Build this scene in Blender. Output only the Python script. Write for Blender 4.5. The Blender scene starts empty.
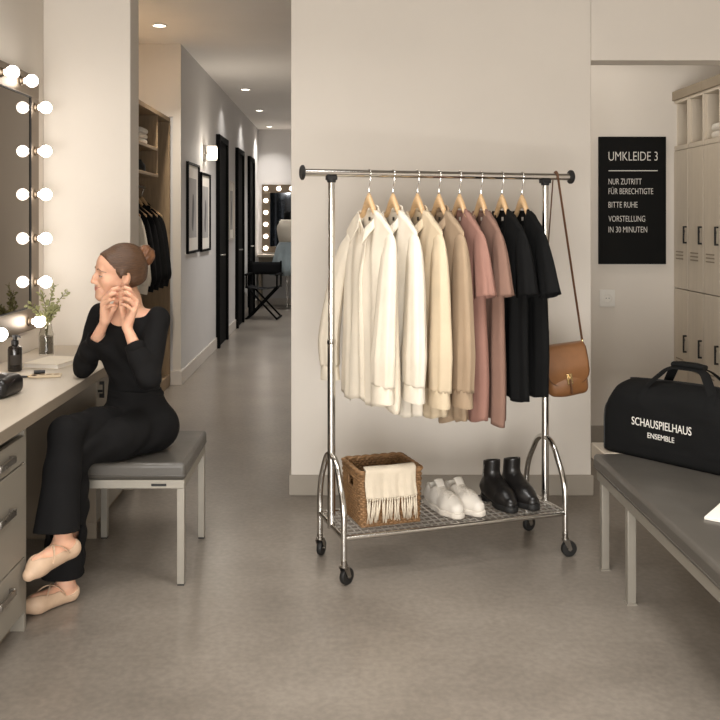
import bpy, bmesh, math, random
import numpy as np
from mathutils import Vector, Matrix, noise

random.seed(7)
SC = bpy.context.scene
COL = SC.collection
PI = math.pi
CAM_H = 1.45
VPX, VPY, FPX = 340.0, 220.0, 900.0

def P(px, py, Y):
    """point of the place that stands Y metres in front of the lens on the sight line of a pixel"""
    return np.array([(px - VPX) * Y / FPX, Y, CAM_H - (py - VPY) * Y / FPX])

def lin(c):
    if isinstance(c, str):
        c = c.lstrip('#'); c = [int(c[i:i+2], 16) / 255 for i in (0, 2, 4)]
    else:
        c = [x / 255 for x in c]
    return [x / 12.92 if x <= .04045 else ((x + .055) / 1.055) ** 2.4 for x in c]

# ---------------------------------------------------------------- materials
def mat(name, col, rough=.55, metal=0., var=0., vscale=6., bump=0., bscale=60., stretch=(1, 1, 1), spec=.5,
        emit=0., trans=0., ior=1.45, coat=0., sheen=0., rvar=0., sss=0.):
    m = bpy.data.materials.new(name); m.use_nodes = True
    nt = m.node_tree; b = nt.nodes['Principled BSDF']; L = nt.links
    c = lin(col)
    b.inputs['Base Color'].default_value = (*c, 1)
    b.inputs['Roughness'].default_value = rough
    b.inputs['Metallic'].default_value = metal
    b.inputs['Specular IOR Level'].default_value = spec
    b.inputs['Transmission Weight'].default_value = trans
    b.inputs['IOR'].default_value = ior
    b.inputs['Coat Weight'].default_value = coat
    b.inputs['Sheen Weight'].default_value = sheen
    if sss:
        b.inputs['Subsurface Weight'].default_value = sss
        b.inputs['Subsurface Radius'].default_value = (.012, .005, .003)
        b.inputs['Subsurface Scale'].default_value = 1
    if emit:
        b.inputs['Emission Color'].default_value = (*c, 1)
        b.inputs['Emission Strength'].default_value = emit
    if var or bump or rvar:
        tc = nt.nodes.new('ShaderNodeTexCoord'); mp = nt.nodes.new('ShaderNodeMapping')
        mp.inputs['Scale'].default_value = stretch
        L.new(tc.outputs['Object'], mp.inputs['Vector'])
    if var or rvar:
        n = nt.nodes.new('ShaderNodeTexNoise'); n.inputs['Scale'].default_value = vscale
        n.inputs['Detail'].default_value = 6; n.inputs['Roughness'].default_value = .6
        L.new(mp.outputs['Vector'], n.inputs['Vector'])
    if var:
        r = nt.nodes.new('ShaderNodeValToRGB')
        r.color_ramp.elements[0].position = .3; r.color_ramp.elements[1].position = .7
        r.color_ramp.elements[0].color = (*[x * (1 - var) for x in c], 1)
        r.color_ramp.elements[1].color = (*[min(1, x * (1 + var)) for x in c], 1)
        L.new(n.outputs['Fac'], r.inputs['Fac']); L.new(r.outputs['Color'], b.inputs['Base Color'])
    if rvar:
        r2 = nt.nodes.new('ShaderNodeMapRange')
        r2.inputs['To Min'].default_value = rough - rvar; r2.inputs['To Max'].default_value = rough + rvar
        r2.inputs['From Min'].default_value = .3; r2.inputs['From Max'].default_value = .7
        L.new(n.outputs['Fac'], r2.inputs['Value']); L.new(r2.outputs['Result'], b.inputs['Roughness'])
    if bump:
        n2 = nt.nodes.new('ShaderNodeTexNoise'); n2.inputs['Scale'].default_value = bscale
        n2.inputs['Detail'].default_value = 4
        L.new(mp.outputs['Vector'], n2.inputs['Vector'])
        bp = nt.nodes.new('ShaderNodeBump'); bp.inputs['Strength'].default_value = bump
        bp.inputs['Distance'].default_value = .004
        L.new(n2.outputs['Fac'], bp.inputs['Height']); L.new(bp.outputs['Normal'], b.inputs['Normal'])
    return m

def weave(m, scale=900, strength=.25):
    """adds a fine woven thread relief to a cloth material"""
    nt = m.node_tree; b = nt.nodes['Principled BSDF']; L = nt.links
    tc = nt.nodes.new('ShaderNodeTexCoord'); outs = []
    for d in ('X', 'Z'):
        w = nt.nodes.new('ShaderNodeTexWave'); w.bands_direction = d
        w.inputs['Scale'].default_value = scale / 6.28; w.inputs['Distortion'].default_value = .6
        L.new(tc.outputs['Object'], w.inputs['Vector']); outs.append(w)
    mx = nt.nodes.new('ShaderNodeMath'); mx.operation = 'MULTIPLY'
    L.new(outs[0].outputs['Fac'], mx.inputs[0]); L.new(outs[1].outputs['Fac'], mx.inputs[1])
    bp = nt.nodes.new('ShaderNodeBump'); bp.inputs['Strength'].default_value = strength; bp.inputs['Distance'].default_value = .0006
    L.new(mx.outputs[0], bp.inputs['Height'])
    if b.inputs['Normal'].is_linked: L.new(b.inputs['Normal'].links[0].from_socket, bp.inputs['Normal'])
    L.new(bp.outputs['Normal'], b.inputs['Normal'])
    return m

MT = {}
def defmats():
    W = dict(var=.03, vscale=1.2, bump=.05, bscale=180)
    MT['wall'] = mat('wall_paint', (220, 212, 201), .85, **W)
    MT['hallwall'] = mat('hall_paint', (206, 203, 200), .8, **W)
    MT['warmwall'] = mat('recess_paint', (214, 206, 194), .85, **W)
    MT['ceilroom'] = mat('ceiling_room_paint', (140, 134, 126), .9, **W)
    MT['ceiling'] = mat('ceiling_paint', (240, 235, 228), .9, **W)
    MT['base'] = mat('grey_skirting', (158, 149, 136), .6, var=.04, vscale=3)
    MT['lightbase'] = mat('pale_skirting', (206, 198, 188), .55, var=.03)
    MT['white'] = mat('white_plastic', (228, 224, 216), .4, var=.02, vscale=9)
    MT['chrome'] = mat('polished_chrome', (214, 212, 208), .13, 1., rvar=.04, vscale=9)
    MT['wire'] = mat('shelf_wire', (196, 192, 186), .35, .8, rvar=.05, vscale=20)
    MT['nickel'] = mat('brushed_nickel', (118, 105, 90), .36, 1., var=.06, vscale=9, stretch=(1, 12, 1))
    MT['steel'] = mat('satin_steel', (160, 155, 148), .3, 1., rvar=.06, vscale=30)
    MT['frame'] = mat('grey_powder_coat', (148, 142, 131), .45, .35, var=.03, vscale=20)
    MT['vinyl'] = mat('charcoal_vinyl', (79, 75, 69), .40, coat=.15, var=.08, vscale=5, bump=.10, bscale=240, rvar=.06)
    MT['rubber'] = mat('black_rubber', (26, 25, 24), .55, var=.1, vscale=30)
    MT['blackpl'] = mat('black_plastic', (24, 23, 22), .4, var=.1, vscale=30)
    MT['desk'] = mat('pale_laminate', (186, 174, 157), .45, var=.05, vscale=7, stretch=(8, 1, 8), rvar=.05)
    MT['cabinet'] = mat('grey_lacquer', (134, 127, 115), .5, var=.03, vscale=4)
    MT['plinth'] = mat('brown_grey_edge_shade', (132, 120, 104), .6, var=.05, vscale=4)
    MT['locker'] = mat('locker_laminate', (208, 196, 178), .5, var=.05, vscale=4, stretch=(6, 6, 1))
    MT['lockin'] = mat('locker_inside', (150, 137, 118), .6, var=.05, vscale=4)
    MT['walnut'] = mat('brown_oak_board', (142, 120, 92), .6, var=.18, vscale=5, stretch=(9, 9, 1), bump=.05)
    MT['blackdoor'] = mat('black_door_lacquer', (9, 9, 9), .7, spec=.1, var=.08, vscale=5)
    MT['signblack'] = mat('black_sign_board', (15, 15, 14), .6, spec=.15, var=.06, vscale=8)
    MT['letter'] = mat('pale_lettering', (226, 222, 214), .6, var=.02)
    MT['woodhang'] = mat('pale_beech', (208, 172, 128), .45, var=.12, vscale=9, stretch=(1, 12, 12), coat=.2)
    MT['bulb'] = mat('glowing_bulb', (255, 245, 234), .3, emit=15., var=0)
    MT['lamp'] = mat('glowing_diffuser', (255, 244, 228), .4, emit=9.)
    MT['shade'] = mat('glowing_shade', (255, 240, 218), .4, emit=4.)
    MT['mirror'] = mat('brown_reflection_mirror', (84, 73, 59), .02, 1., rvar=.004, vscale=3)  # brown tint puts the dark reflected shelves into the glass colour
    MT['bluereflect'] = mat('blue_reflection_mirror', (104, 112, 124), .05, 1., rvar=.01, vscale=3)  # blue-grey tint puts the bluish reflection into the glass colour
    MT['skin'] = mat('skin', (216, 168, 140), .5, var=.05, vscale=30, sss=.25, spec=.35)
    MT['skinfold'] = mat('skin_fold', (176, 124, 100), .6, var=.05)
    MT['lips'] = mat('lips', (204, 132, 116), .45, var=.06, vscale=60)
    MT['hair'] = mat('brown_hair', (82, 58, 40), .38, var=.32, vscale=30, stretch=(1, 1, 6), bump=.5, bscale=130)
    MT['bunhair'] = mat('auburn_hair', (106, 70, 45), .42, var=.32, vscale=30, bump=.5, bscale=130)
    MT['brow'] = mat('brow_hair', (78, 54, 38), .7, var=.2, vscale=90)
    MT['eyewhite'] = mat('eye_white', (226, 218, 208), .2, var=.02)
    MT['iris'] = mat('iris_brown', (52, 38, 28), .15, var=.1, vscale=90)
    MT['top'] = mat('black_jersey', (17, 16, 16), .85, spec=.2, var=.12, vscale=12, bump=.12, bscale=40)
    MT['trouser'] = mat('black_trouser_cloth', (16, 15, 15), .85, spec=.2, var=.12, vscale=12, bump=.12, bscale=36)
    MT['ballet'] = mat('nude_leather', (194, 165, 138), .55, var=.06, vscale=30, bump=.05)
    C = dict(var=.04, vscale=14, bump=.10, bscale=45)
    MT['ivory'] = weave(mat('ivory_cotton', (226, 215, 196), .85, **C))
    MT['ivory2'] = weave(mat('white_cotton', (226, 217, 201), .85, **C))
    MT['cream'] = weave(mat('cream_linen', (206, 188, 160), .85, **C))
    MT['khaki'] = weave(mat('taupe_linen', (162, 140, 115), .85, **C))
    MT['rose'] = weave(mat('rose_cotton', (152, 113, 100), .85, **C))
    MT['mauve'] = weave(mat('mauve_cotton', (134, 104, 90), .85, **C))
    MT['tee'] = mat('black_cotton', (17, 17, 17), .9, spec=.2, var=.12, vscale=14, bump=.12, bscale=45)
    MT['jacket'] = mat('dark_wool', (20, 20, 21), .9, spec=.2, var=.12, vscale=14, bump=.12, bscale=60)
    MT['towel'] = mat('white_towelling', (228, 222, 212), .95, var=.03, vscale=50, bump=.5, bscale=400)
    MT['label'] = mat('dark_label', (60, 54, 48), .7, var=.1)
    MT['palelabel'] = mat('pale_label', (206, 196, 184), .7, var=.05)
    MT['pearl'] = mat('pale_button', (222, 212, 194), .3, var=.05)
    MT['tan'] = mat('tan_leather', (132, 89, 53), .42, var=.10, vscale=14, bump=.10, bscale=160, coat=.1)
    MT['tandark'] = mat('dark_tan_leather', (96, 64, 40), .5, var=.12, vscale=14, bump=.1, bscale=160)
    MT['brass'] = mat('pale_brass', (196, 168, 120), .25, 1., rvar=.05, vscale=30)
    MT['wicker'] = mat('willow_cane', (134, 101, 67), .6, var=.28, vscale=38, bump=.25, bscale=140)
    MT['wool'] = mat('cream_wool', (212, 199, 178), .95, var=.04, vscale=30, bump=.5, bscale=240)
    MT['sneaker'] = mat('white_leather', (214, 207, 196), .45, var=.02, vscale=20, bump=.04, bscale=200)
    MT['solew'] = mat('white_rubber', (206, 198, 186), .6, var=.03)
    MT['boot'] = mat('black_leather', (24, 22, 21), .33, var=.1, vscale=14, bump=.10, bscale=120)
    MT['bootsole'] = mat('black_sole', (20, 19, 18), .6, var=.1)
    MT['nylon'] = mat('black_canvas', (13, 13, 13), .85, spec=.25, var=.12, vscale=14, bump=.22, bscale=300)
    MT['glass'] = mat('clear_glass', (240, 240, 236), .02, trans=1., ior=1.45)
    MT['water'] = mat('grey_water', (150, 144, 132), .03, trans=.9, ior=1.33)
    MT['bottle'] = mat('dark_amber_glass', (28, 24, 20), .18, coat=.3)
    MT['leaf'] = mat('eucalyptus_leaf', (164, 164, 116), .6, var=.25, vscale=25)
    MT['stem'] = mat('green_stem', (98, 92, 58), .6, var=.2, vscale=25)
    MT['paper'] = mat('white_paper', (236, 230, 220), .8, var=.02, vscale=20)
    MT['bluegrey'] = mat('blue_grey_cloth', (150, 162, 166), .85, var=.08, vscale=9)
    MT['picpaper'] = mat('grey_print', (176, 172, 168), .7, var=.10, vscale=3)
    MT['picdark'] = mat('dark_print_figure', (112, 110, 110), .7, var=.2, vscale=5)
    # polished concrete
    m = mat('polished_concrete', (138, 131, 122), .3, coat=.3)
    nt = m.node_tree; b = nt.nodes['Principled BSDF']; L = nt.links; b.inputs['Coat Roughness'].default_value = .22
    tc = nt.nodes.new('ShaderNodeTexCoord')
    n1 = nt.nodes.new('ShaderNodeTexNoise'); n1.inputs['Scale'].default_value = 1.7; n1.inputs['Detail'].default_value = 6; n1.inputs['Roughness'].default_value = .6
    n2 = nt.nodes.new('ShaderNodeTexNoise'); n2.inputs['Scale'].default_value = 42; n2.inputs['Detail'].default_value = 6
    for n in (n1, n2): L.new(tc.outputs['Object'], n.inputs['Vector'])
    r = nt.nodes.new('ShaderNodeValToRGB')
    r.color_ramp.elements[0].position = .2; r.color_ramp.elements[1].position = .8
    r.color_ramp.elements[0].color = (*lin((106, 98, 89)), 1); r.color_ramp.elements[1].color = (*lin((144, 135, 124)), 1)
    L.new(n1.outputs['Fac'], r.inputs['Fac'])
    r2 = nt.nodes.new('ShaderNodeValToRGB')
    r2.color_ramp.elements[0].position = .35; r2.color_ramp.elements[1].position = .7
    r2.color_ramp.elements[0].color = (.86, .86, .86, 1); r2.color_ramp.elements[1].color = (1.08, 1.08, 1.08, 1)
    L.new(n2.outputs['Fac'], r2.inputs['Fac'])
    mx = nt.nodes.new('ShaderNodeMix'); mx.data_type = 'RGBA'; mx.blend_type = 'MULTIPLY'; mx.inputs['Factor'].default_value = 1
    L.new(r.outputs['Color'], mx.inputs['A']); L.new(r2.outputs['Color'], mx.inputs['B'])
    L.new(mx.outputs['Result'], b.inputs['Base Color'])
    mr = nt.nodes.new('ShaderNodeMapRange'); mr.inputs['From Min'].default_value = .3; mr.inputs['From Max'].default_value = .7
    mr.inputs['To Min'].default_value = .25; mr.inputs['To Max'].default_value = .38
    L.new(n1.outputs['Fac'], mr.inputs['Value']); mr.inputs['From Min'].default_value = .0; mr.inputs['From Max'].default_value = 1.; mr.inputs['To Min'].default_value = .285; mr.inputs['To Max'].default_value = .36; L.new(mr.outputs['Result'], b.inputs['Roughness'])
    MT['floor'] = m
defmats()

# ---------------------------------------------------------------- mesh building
def fillet(pts, rad, seg=6):
    pts = [Vector(p) for p in pts]; out = [pts[0]]
    for i in range(1, len(pts) - 1):
        a, b, c = pts[i-1], pts[i], pts[i+1]
        u = (a - b); v = (c - b); lu, lv = u.length, v.length
        d = min(rad, lu * .49, lv * .49)
        p0 = b + u / lu * d; p1 = b + v / lv * d
        for k in range(seg + 1):
            t = k / seg
            out.append((1-t)**2 * p0 + 2*t*(1-t) * b + t*t * p1)
    out.append(pts[-1]); return out

class MB:
    def __init__(s): s.v = []; s.f = []
    def addv(s, p): s.v.append(tuple(float(x) for x in p)); return len(s.v) - 1
    def box(s, x0, x1, y0, y1, z0, z1, M=None):
        b = len(s.v)
        for z in (z0, z1):
            for (x, y) in ((x0, y0), (x1, y0), (x1, y1), (x0, y1)):
                p = Vector((x, y, z)); s.addv(M @ p if M else p)
        for f in ((3, 2, 1, 0), (4, 5, 6, 7), (0, 1, 5, 4), (1, 2, 6, 5), (2, 3, 7, 6), (3, 0, 4, 7)):
            s.f.append([b + i for i in f])
        return s
    def rings(s, rings, closed=True, cap0=True, cap1=True):
        n = len(rings[0]); b = len(s.v)
        for r in rings:
            for p in r: s.addv(p)
        for i in range(len(rings) - 1):
            for j in range(n if closed else n - 1):
                k = (j + 1) % n
                s.f.append([b + i*n + j, b + i*n + k, b + (i+1)*n + k, b + (i+1)*n + j])
        if closed and cap0: s.f.append([b + j for j in reversed(range(n))])
        if closed and cap1: s.f.append([b + (len(rings)-1)*n + j for j in range(n)])
        return s
    def tube(s, pts, r, n=10, closed=False, flat=None, up=None):
        """swept round bar; flat=(a,b) makes the section an ellipse a along the frame's first axis"""
        pts = [Vector(p) for p in pts]; m = len(pts)
        tan = []
        for i in range(m):
            if closed: t = pts[(i+1) % m] - pts[i-1]
            else: t = pts[min(i+1, m-1)] - pts[max(i-1, 0)]
            tan.append(t.normalized() if t.length > 1e-9 else Vector((0, 0, 1)))
        ref = Vector(up) if up else (Vector((0, 0, 1)) if abs(tan[0].z) < .9 else Vector((1, 0, 0)))
        u = (ref - tan[0] * ref.dot(tan[0])).normalized(); rings = []
        for i in range(m):
            if up: u = (ref - tan[i] * ref.dot(tan[i])).normalized()
            else: u = (u - tan[i] * u.dot(tan[i])).normalized()
            w = tan[i].cross(u)
            rr = r[i] if isinstance(r, (list, tuple)) else r
            a, b = (rr[0], rr[1]) if isinstance(rr, (list, tuple)) else ((rr * flat[0], rr * flat[1]) if flat else (rr, rr))
            rings.append([pts[i] + u * (a * math.cos(2*PI*j/n)) + w * (b * math.sin(2*PI*j/n)) for j in range(n)])
        if closed:
            rings.append(rings[0]); s.rings(rings, True, False, False)
        else: s.rings(rings)
        return s
    def lathe(s, prof, n=24, M=None, c=(0, 0, 0)):
        rings = []
        for (r, z) in prof:
            ring = []
            for j in range(n):
                p = Vector((c[0] + r * math.cos(2*PI*j/n), c[1] + r * math.sin(2*PI*j/n), c[2] + z))
                ring.append(M @ p if M else p)
            rings.append(ring)
        return s.rings(rings)
    def grid(s, fn, nu, nv):
        return s.rings([[fn(i / (nu - 1), j / (nv - 1)) for i in range(nu)] for j in range(nv)], closed=False)
    def prism(s, out, d0, d1, M=None):
        """outline in x,z extruded along y"""
        a = [Vector((x, d0, z)) for x, z in out]; b = [Vector((x, d1, z)) for x, z in out]
        if M: a = [M @ p for p in a]; b = [M @ p for p in b]
        return s.rings([a, b])
    def sphere(s, c, r, n=16, sc=(1, 1, 1), M=None):
        rings = []
        for i in range(1, n // 2):
            t = PI * i / (n // 2)
            ring = []
            for j in range(n):
                p = Vector((r*sc[0]*math.sin(t)*math.cos(2*PI*j/n), r*sc[1]*math.sin(t)*math.sin(2*PI*j/n), -r*sc[2]*math.cos(t)))
                if M: p = M @ p
                ring.append(p + Vector(c))
            rings.append(ring)
        return s.rings(rings)
    def mesh(s, name):
        me = bpy.data.meshes.new(name); me.from_pydata(s.v, [], s.f); me.validate()
        bm = bmesh.new(); bm.from_mesh(me); bmesh.ops.recalc_face_normals(bm, faces=bm.faces); bm.to_mesh(me); bm.free()
        return me
    def build(s, name, m, parent=None, bevel=0, sub=0, solid=0, angle=35, seg=2):
        return link(name, s.mesh(name), m, parent, bevel, sub, solid, angle, seg)

def link(name, me, m, parent=None, bevel=0, sub=0, solid=0, angle=35, seg=2):
    me.materials.append(MT[m] if isinstance(m, str) else m)
    me.polygons.foreach_set('use_smooth', [True] * len(me.polygons))
    if angle < 180: me.set_sharp_from_angle(angle=math.radians(angle))
    o = bpy.data.objects.new(name, me); COL.objects.link(o)
    if parent is not None: o.parent = parent
    if solid:
        q = o.modifiers.new('solid', 'SOLIDIFY'); q.thickness = solid; q.offset = 0
    if bevel:
        q = o.modifiers.new('bevel', 'BEVEL'); q.width = bevel; q.segments = seg; q.limit_method = 'ANGLE'; q.angle_limit = math.radians(40)
    if sub:
        q = o.modifiers.new('sub', 'SUBSURF'); q.levels = sub; q.render_levels = sub
    return o

def tag(o, label=None, cat=None, group=None, kind=None):
    if label: o['label'] = label
    if cat: o['category'] = cat
    if group: o['group'] = group
    if kind: o['kind'] = kind
    return o

def thing(name, label, cat, loc=(0, 0, 0), rotz=0, group=None, rot=None):
    o = bpy.data.objects.new(name, None); COL.objects.link(o)
    o.location = loc; o.rotation_euler = rot if rot else (0, 0, rotz); o.empty_display_size = .05
    return tag(o, label, cat, group)

def struct(name, mb, m, bevel=0):
    o = mb.build(name, m, None, bevel); o['kind'] = 'structure'; return o

def copy_tree(o, parent=None):
    c = o.copy(); COL.objects.link(c)
    if parent is not None: c.parent = parent
    for ch in list(o.children): copy_tree(ch, c)
    return c

def box(x0, x1, y0, y1, z0, z1): return MB().box(x0, x1, y0, y1, z0, z1)

def text(name, body, size, m, parent, loc, width, rot=(PI/2, 0, 0), extrude=.0006, align='LEFT', weight=0.):
    """lettering as mesh, set to a given width"""
    cu = bpy.data.curves.new('letters', 'FONT'); cu.body = body; cu.size = size; cu.extrude = extrude; cu.resolution_u = 4; cu.offset = weight*size
    tmp = bpy.data.objects.new('letters', cu); COL.objects.link(tmp); bpy.context.view_layer.update()
    me = bpy.data.meshes.new_from_object(tmp.evaluated_get(bpy.context.evaluated_depsgraph_get()))
    bpy.data.objects.remove(tmp); bpy.data.curves.remove(cu)
    xs = [v.co.x for v in me.vertices]; x0, x1 = min(xs), max(xs); k = width / (x1 - x0)
    off = (x0 + x1)/2 if align == 'CENTER' else x0
    for v in me.vertices: v.co.x = (v.co.x - off) * k
    me.name = name; me.materials.clear(); me.materials.append(MT[m])
    o = bpy.data.objects.new(name, me); COL.objects.link(o); o.parent = parent
    o.location = loc; o.rotation_euler = rot
    return o

# ---------------------------------------------------------------- distance fields for organic shapes
def smin(a, b, k):
    h = np.clip(.5 + .5 * (b - a) / k, 0, 1)
    return b + (a - b) * h - k * h * (1 - h)

class Field:
    def __init__(s, lo, hi, h):
        s.lo = np.array(lo, float); s.h = h
        s.n = np.ceil((np.array(hi) - s.lo) / h).astype(int) + 1
        s.D = np.full(s.n, .2, np.float32)
    def _sub(s, lo, hi):
        i0 = np.maximum(0, np.floor((np.array(lo) - s.lo) / s.h).astype(int))
        i1 = np.minimum(s.n, np.ceil((np.array(hi) - s.lo) / s.h).astype(int) + 1)
        if np.any(i1 <= i0): return None, None
        ax = [(s.lo[a] + s.h * np.arange(i0[a], i1[a])).astype(np.float32) for a in range(3)]
        return tuple(slice(i0[a], i1[a]) for a in range(3)), (ax[0][:, None, None], ax[1][None, :, None], ax[2][None, None, :])
    def _put(s, sl, d, k, op):
        cur = s.D[sl]
        if op == 'add': s.D[sl] = smin(cur, d, k) if k > 0 else np.minimum(cur, d)
        elif op == 'sub': s.D[sl] = -smin(-cur, d, k) if k > 0 else np.maximum(cur, -d)
    def cone(s, a, b, ra, rb, k=.02, op='add', flat=None):
        a = np.array(a, float); b = np.array(b, float); m = max(ra, rb) + k + .02
        sl, X = s._sub(np.minimum(a, b) - m, np.maximum(a, b) + m)
        if sl is None: return s
        ab = b - a; L2 = max(float(ab @ ab), 1e-12)
        q = [X[i] - np.float32(a[i]) for i in range(3)]
        t = np.clip((q[0]*ab[0] + q[1]*ab[1] + q[2]*ab[2]) / L2, 0, 1)
        e = [q[i] - t * np.float32(ab[i]) for i in range(3)]
        d2 = e[0]**2 + e[1]**2 + e[2]**2
        if flat is not None:
            nrm, fac = np.array(flat[0], float), flat[1]; nrm = nrm / np.linalg.norm(nrm)
            pr = e[0]*nrm[0] + e[1]*nrm[1] + e[2]*nrm[2]
            d2 = d2 + pr**2 * (fac**2 - 1)
        s._put(sl, np.sqrt(d2) - (ra + (rb - ra) * t), k, op); return s
    def chain(s, pts, rad, k=.02, op='add', flat=None):
        for i in range(len(pts) - 1): s.cone(pts[i], pts[i+1], rad[i], rad[i+1], k, op, flat)
        return s
    def ell(s, c, r, R=None, k=.02, op='add'):
        c = np.array(c, float); r = np.array(r, float); m = float(r.max()) + k + .02
        sl, X = s._sub(c - m, c + m)
        if sl is None: return s
        R = np.eye(3) if R is None else np.array(R, float)     # rows are the axes
        q = [X[i] - np.float32(c[i]) for i in range(3)]
        l = [q[0]*R[a][0] + q[1]*R[a][1] + q[2]*R[a][2] for a in range(3)]
        k0 = np.sqrt(sum((l[a] / r[a])**2 for a in range(3))); k1 = np.sqrt(sum((l[a] / r[a]**2)**2 for a in range(3)))
        s._put(sl, k0 * (k0 - 1) / np.maximum(k1, 1e-6), k, op); return s
    def rbox(s, c, r, rad, R=None, k=.005, op='add'):
        c = np.array(c, float); r = np.array(r, float); m = float(np.linalg.norm(r)) + k + .02
        sl, X = s._sub(c - m, c + m)
        if sl is None: return s
        R = np.eye(3) if R is None else np.array(R, float)
        q = [X[i] - np.float32(c[i]) for i in range(3)]
        l = [np.abs(q[0]*R[a][0] + q[1]*R[a][1] + q[2]*R[a][2]) - (r[a] - rad) for a in range(3)]
        out = np.sqrt(sum(np.maximum(x, 0)**2 for x in l)); ins = np.minimum(np.maximum(np.maximum(l[0], l[1]), l[2]), 0)
        s._put(sl, out + ins - rad, k, op); return s
    def half(s, p, n, k=.003):
        """keeps the side of the plane away from n"""
        p = np.array(p, float); n = np.array(n, float); n /= np.linalg.norm(n)
        sl, X = s._sub(s.lo, s.lo + s.h * s.n)
        d = (X[0]-p[0])*n[0] + (X[1]-p[1])*n[1] + (X[2]-p[2])*n[2]
        s.D[sl] = -smin(-s.D[sl], -d, k); return s
    def warp(s, fn):
        sl, X = s._sub(s.lo, s.lo + s.h * s.n)
        m = np.abs(s.D) < .03
        idx = np.argwhere(m)
        p = s.lo + idx * s.h
        s.D[m] += fn(p[:, 0], p[:, 1], p[:, 2]).astype(np.float32); return s
    def at(s, p):
        q = (np.array(p, float) - s.lo)/s.h; i = np.clip(np.floor(q).astype(int), 0, s.n - 2); f = np.clip(q - i, 0, 1); v = 0.
        for dx in (0, 1):
            for dy in (0, 1):
                for dz in (0, 1):
                    v += s.D[i[0]+dx, i[1]+dy, i[2]+dz]*(f[0] if dx else 1-f[0])*(f[1] if dy else 1-f[1])*(f[2] if dz else 1-f[2])
        return v
    def hit(s, p, d, off=0., far=.2):
        """first point of the surface met from p along d, lifted by off"""
        p = np.array(p, float); d = np.array(d, float); d = d/np.linalg.norm(d); t = 0.
        while t < far and s.at(p + d*t) > 0: t += .0008
        return p + d*(t - off)
    def mesh(s, name, origin=(0, 0, 0)):
        D = s.D; S = D < 0
        c = np.zeros(tuple(s.n - 1), np.int8)
        for dx in (0, 1):
            for dy in (0, 1):
                for dz in (0, 1):
                    c += S[dx:s.n[0]-1+dx, dy:s.n[1]-1+dy, dz:s.n[2]-1+dz]
        act = np.argwhere((c > 0) & (c < 8)); N = len(act)
        ids = np.full(tuple(s.n - 1), -1, np.int32); ids[act[:, 0], act[:, 1], act[:, 2]] = np.arange(N)
        acc = np.zeros((N, 3)); cnt = np.zeros(N)
        cor = [(i, j, k) for i in (0, 1) for j in (0, 1) for k in (0, 1)]
        val = {q: D[act[:, 0]+q[0], act[:, 1]+q[1], act[:, 2]+q[2]] for q in cor}
        for a in cor:
            for ax in range(3):
                if a[ax] == 0:
                    b = list(a); b[ax] = 1; b = tuple(b)
                    va, vb = val[a], val[b]; m = (va < 0) != (vb < 0)
                    t = va[m] / (va[m] - vb[m])
                    p = np.tile(np.array(a, float), (m.sum(), 1)); p[:, ax] = t
                    acc[m] += p; cnt[m] += 1
        V = s.lo + s.h * (act + acc / cnt[:, None]) - np.array(origin)
        F = []
        for ax in range(3):
            o1, o2 = (ax + 1) % 3, (ax + 2) % 3
            sl0 = [slice(None)] * 3; sl1 = [slice(None)] * 3
            sl0[ax] = slice(0, -1); sl1[ax] = slice(1, None)
            A, B = S[tuple(sl0)], S[tuple(sl1)]
            e = np.argwhere(A != B)
            e = e[(e[:, o1] > 0) & (e[:, o2] > 0) & (e[:, o1] < s.n[o1]-1) & (e[:, o2] < s.n[o2]-1)]
            inside = A[e[:, 0], e[:, 1], e[:, 2]]
            def cell(d1, d2):
                q = e.copy(); q[:, o1] += d1; q[:, o2] += d2
                return ids[q[:, 0], q[:, 1], q[:, 2]]
            q = np.stack([cell(-1, -1), cell(0, -1), cell(0, 0), cell(-1, 0)], 1)
            q[~inside] = q[~inside][:, ::-1]
            F.append(q)
        F = np.concatenate(F)
        me = bpy.data.meshes.new(name)
        me.vertices.add(N); me.vertices.foreach_set('co', V.astype(np.float32).ravel())
        me.loops.add(F.size); me.loops.foreach_set('vertex_index', F.astype(np.int32).ravel())
        me.polygons.add(len(F)); me.polygons.foreach_set('loop_start', np.arange(0, F.size, 4, dtype=np.int32))
        me.update(calc_edges=True); me.validate()
        return me
    def build(s, name, m, parent=None, origin=(0, 0, 0)):
        return link(name, s.mesh(name, origin), m, parent, angle=180)
# ================================================================ the setting
CZ = 3.0
LX = -1.6            # mirror wall
YB = 4.745           # wall behind the clothes rail
struct('floor', box(-2.7, 2.8, -1.6, 15.6, -.1, 0), 'floor')
struct('ceiling', MB().box(-2.7, 2.8, YB + .15, 15.6, CZ, CZ + .1), 'ceiling')
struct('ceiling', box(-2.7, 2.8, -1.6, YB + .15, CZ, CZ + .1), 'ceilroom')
struct('wall_left', box(LX - .15, LX, -1.6, 5.05, 0, CZ), 'wall')
struct('wall_vanity_end', box(LX, -1.13, 4.85, 5.055, 0, CZ), 'wall', .004)
wx = (-1.55, 1.25, .06, 1.68)
w = MB().box(LX, wx[0], -1.6, -1.45, 0, CZ).box(wx[1], 2.7, -1.6, -1.45, 0, CZ).box(wx[0], wx[1], -1.6, -1.45, 0, wx[2]).box(wx[0], wx[1], -1.6, -1.45, wx[3], CZ)
struct('wall_behind_camera', w, 'wall')
w = MB()
for k in range(4):
    x = wx[0] + (wx[1]-wx[0]-.06)*k/3; w.box(x, x+.06, -1.56, -1.50, wx[2], wx[3])
w.box(wx[0], wx[1], -1.56, -1.50, wx[2], wx[2]+.06).box(wx[0], wx[1], -1.56, -1.50, wx[3]-.06, wx[3])
struct('added_window', w, 'white', .004)  # unseen window, added to carry the front fill light
struct('wall_right', box(2.7, 2.8, -1.6, 6.0, 0, CZ), 'wall')
w = MB().box(-.258, 1.324, YB, YB + .15, 0, CZ)
struct('wall_back', w, 'wall', .004)
struct('wall_header', MB().box(1.324, 2.7, YB, YB + .15, 2.292, CZ), 'wall')
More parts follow.
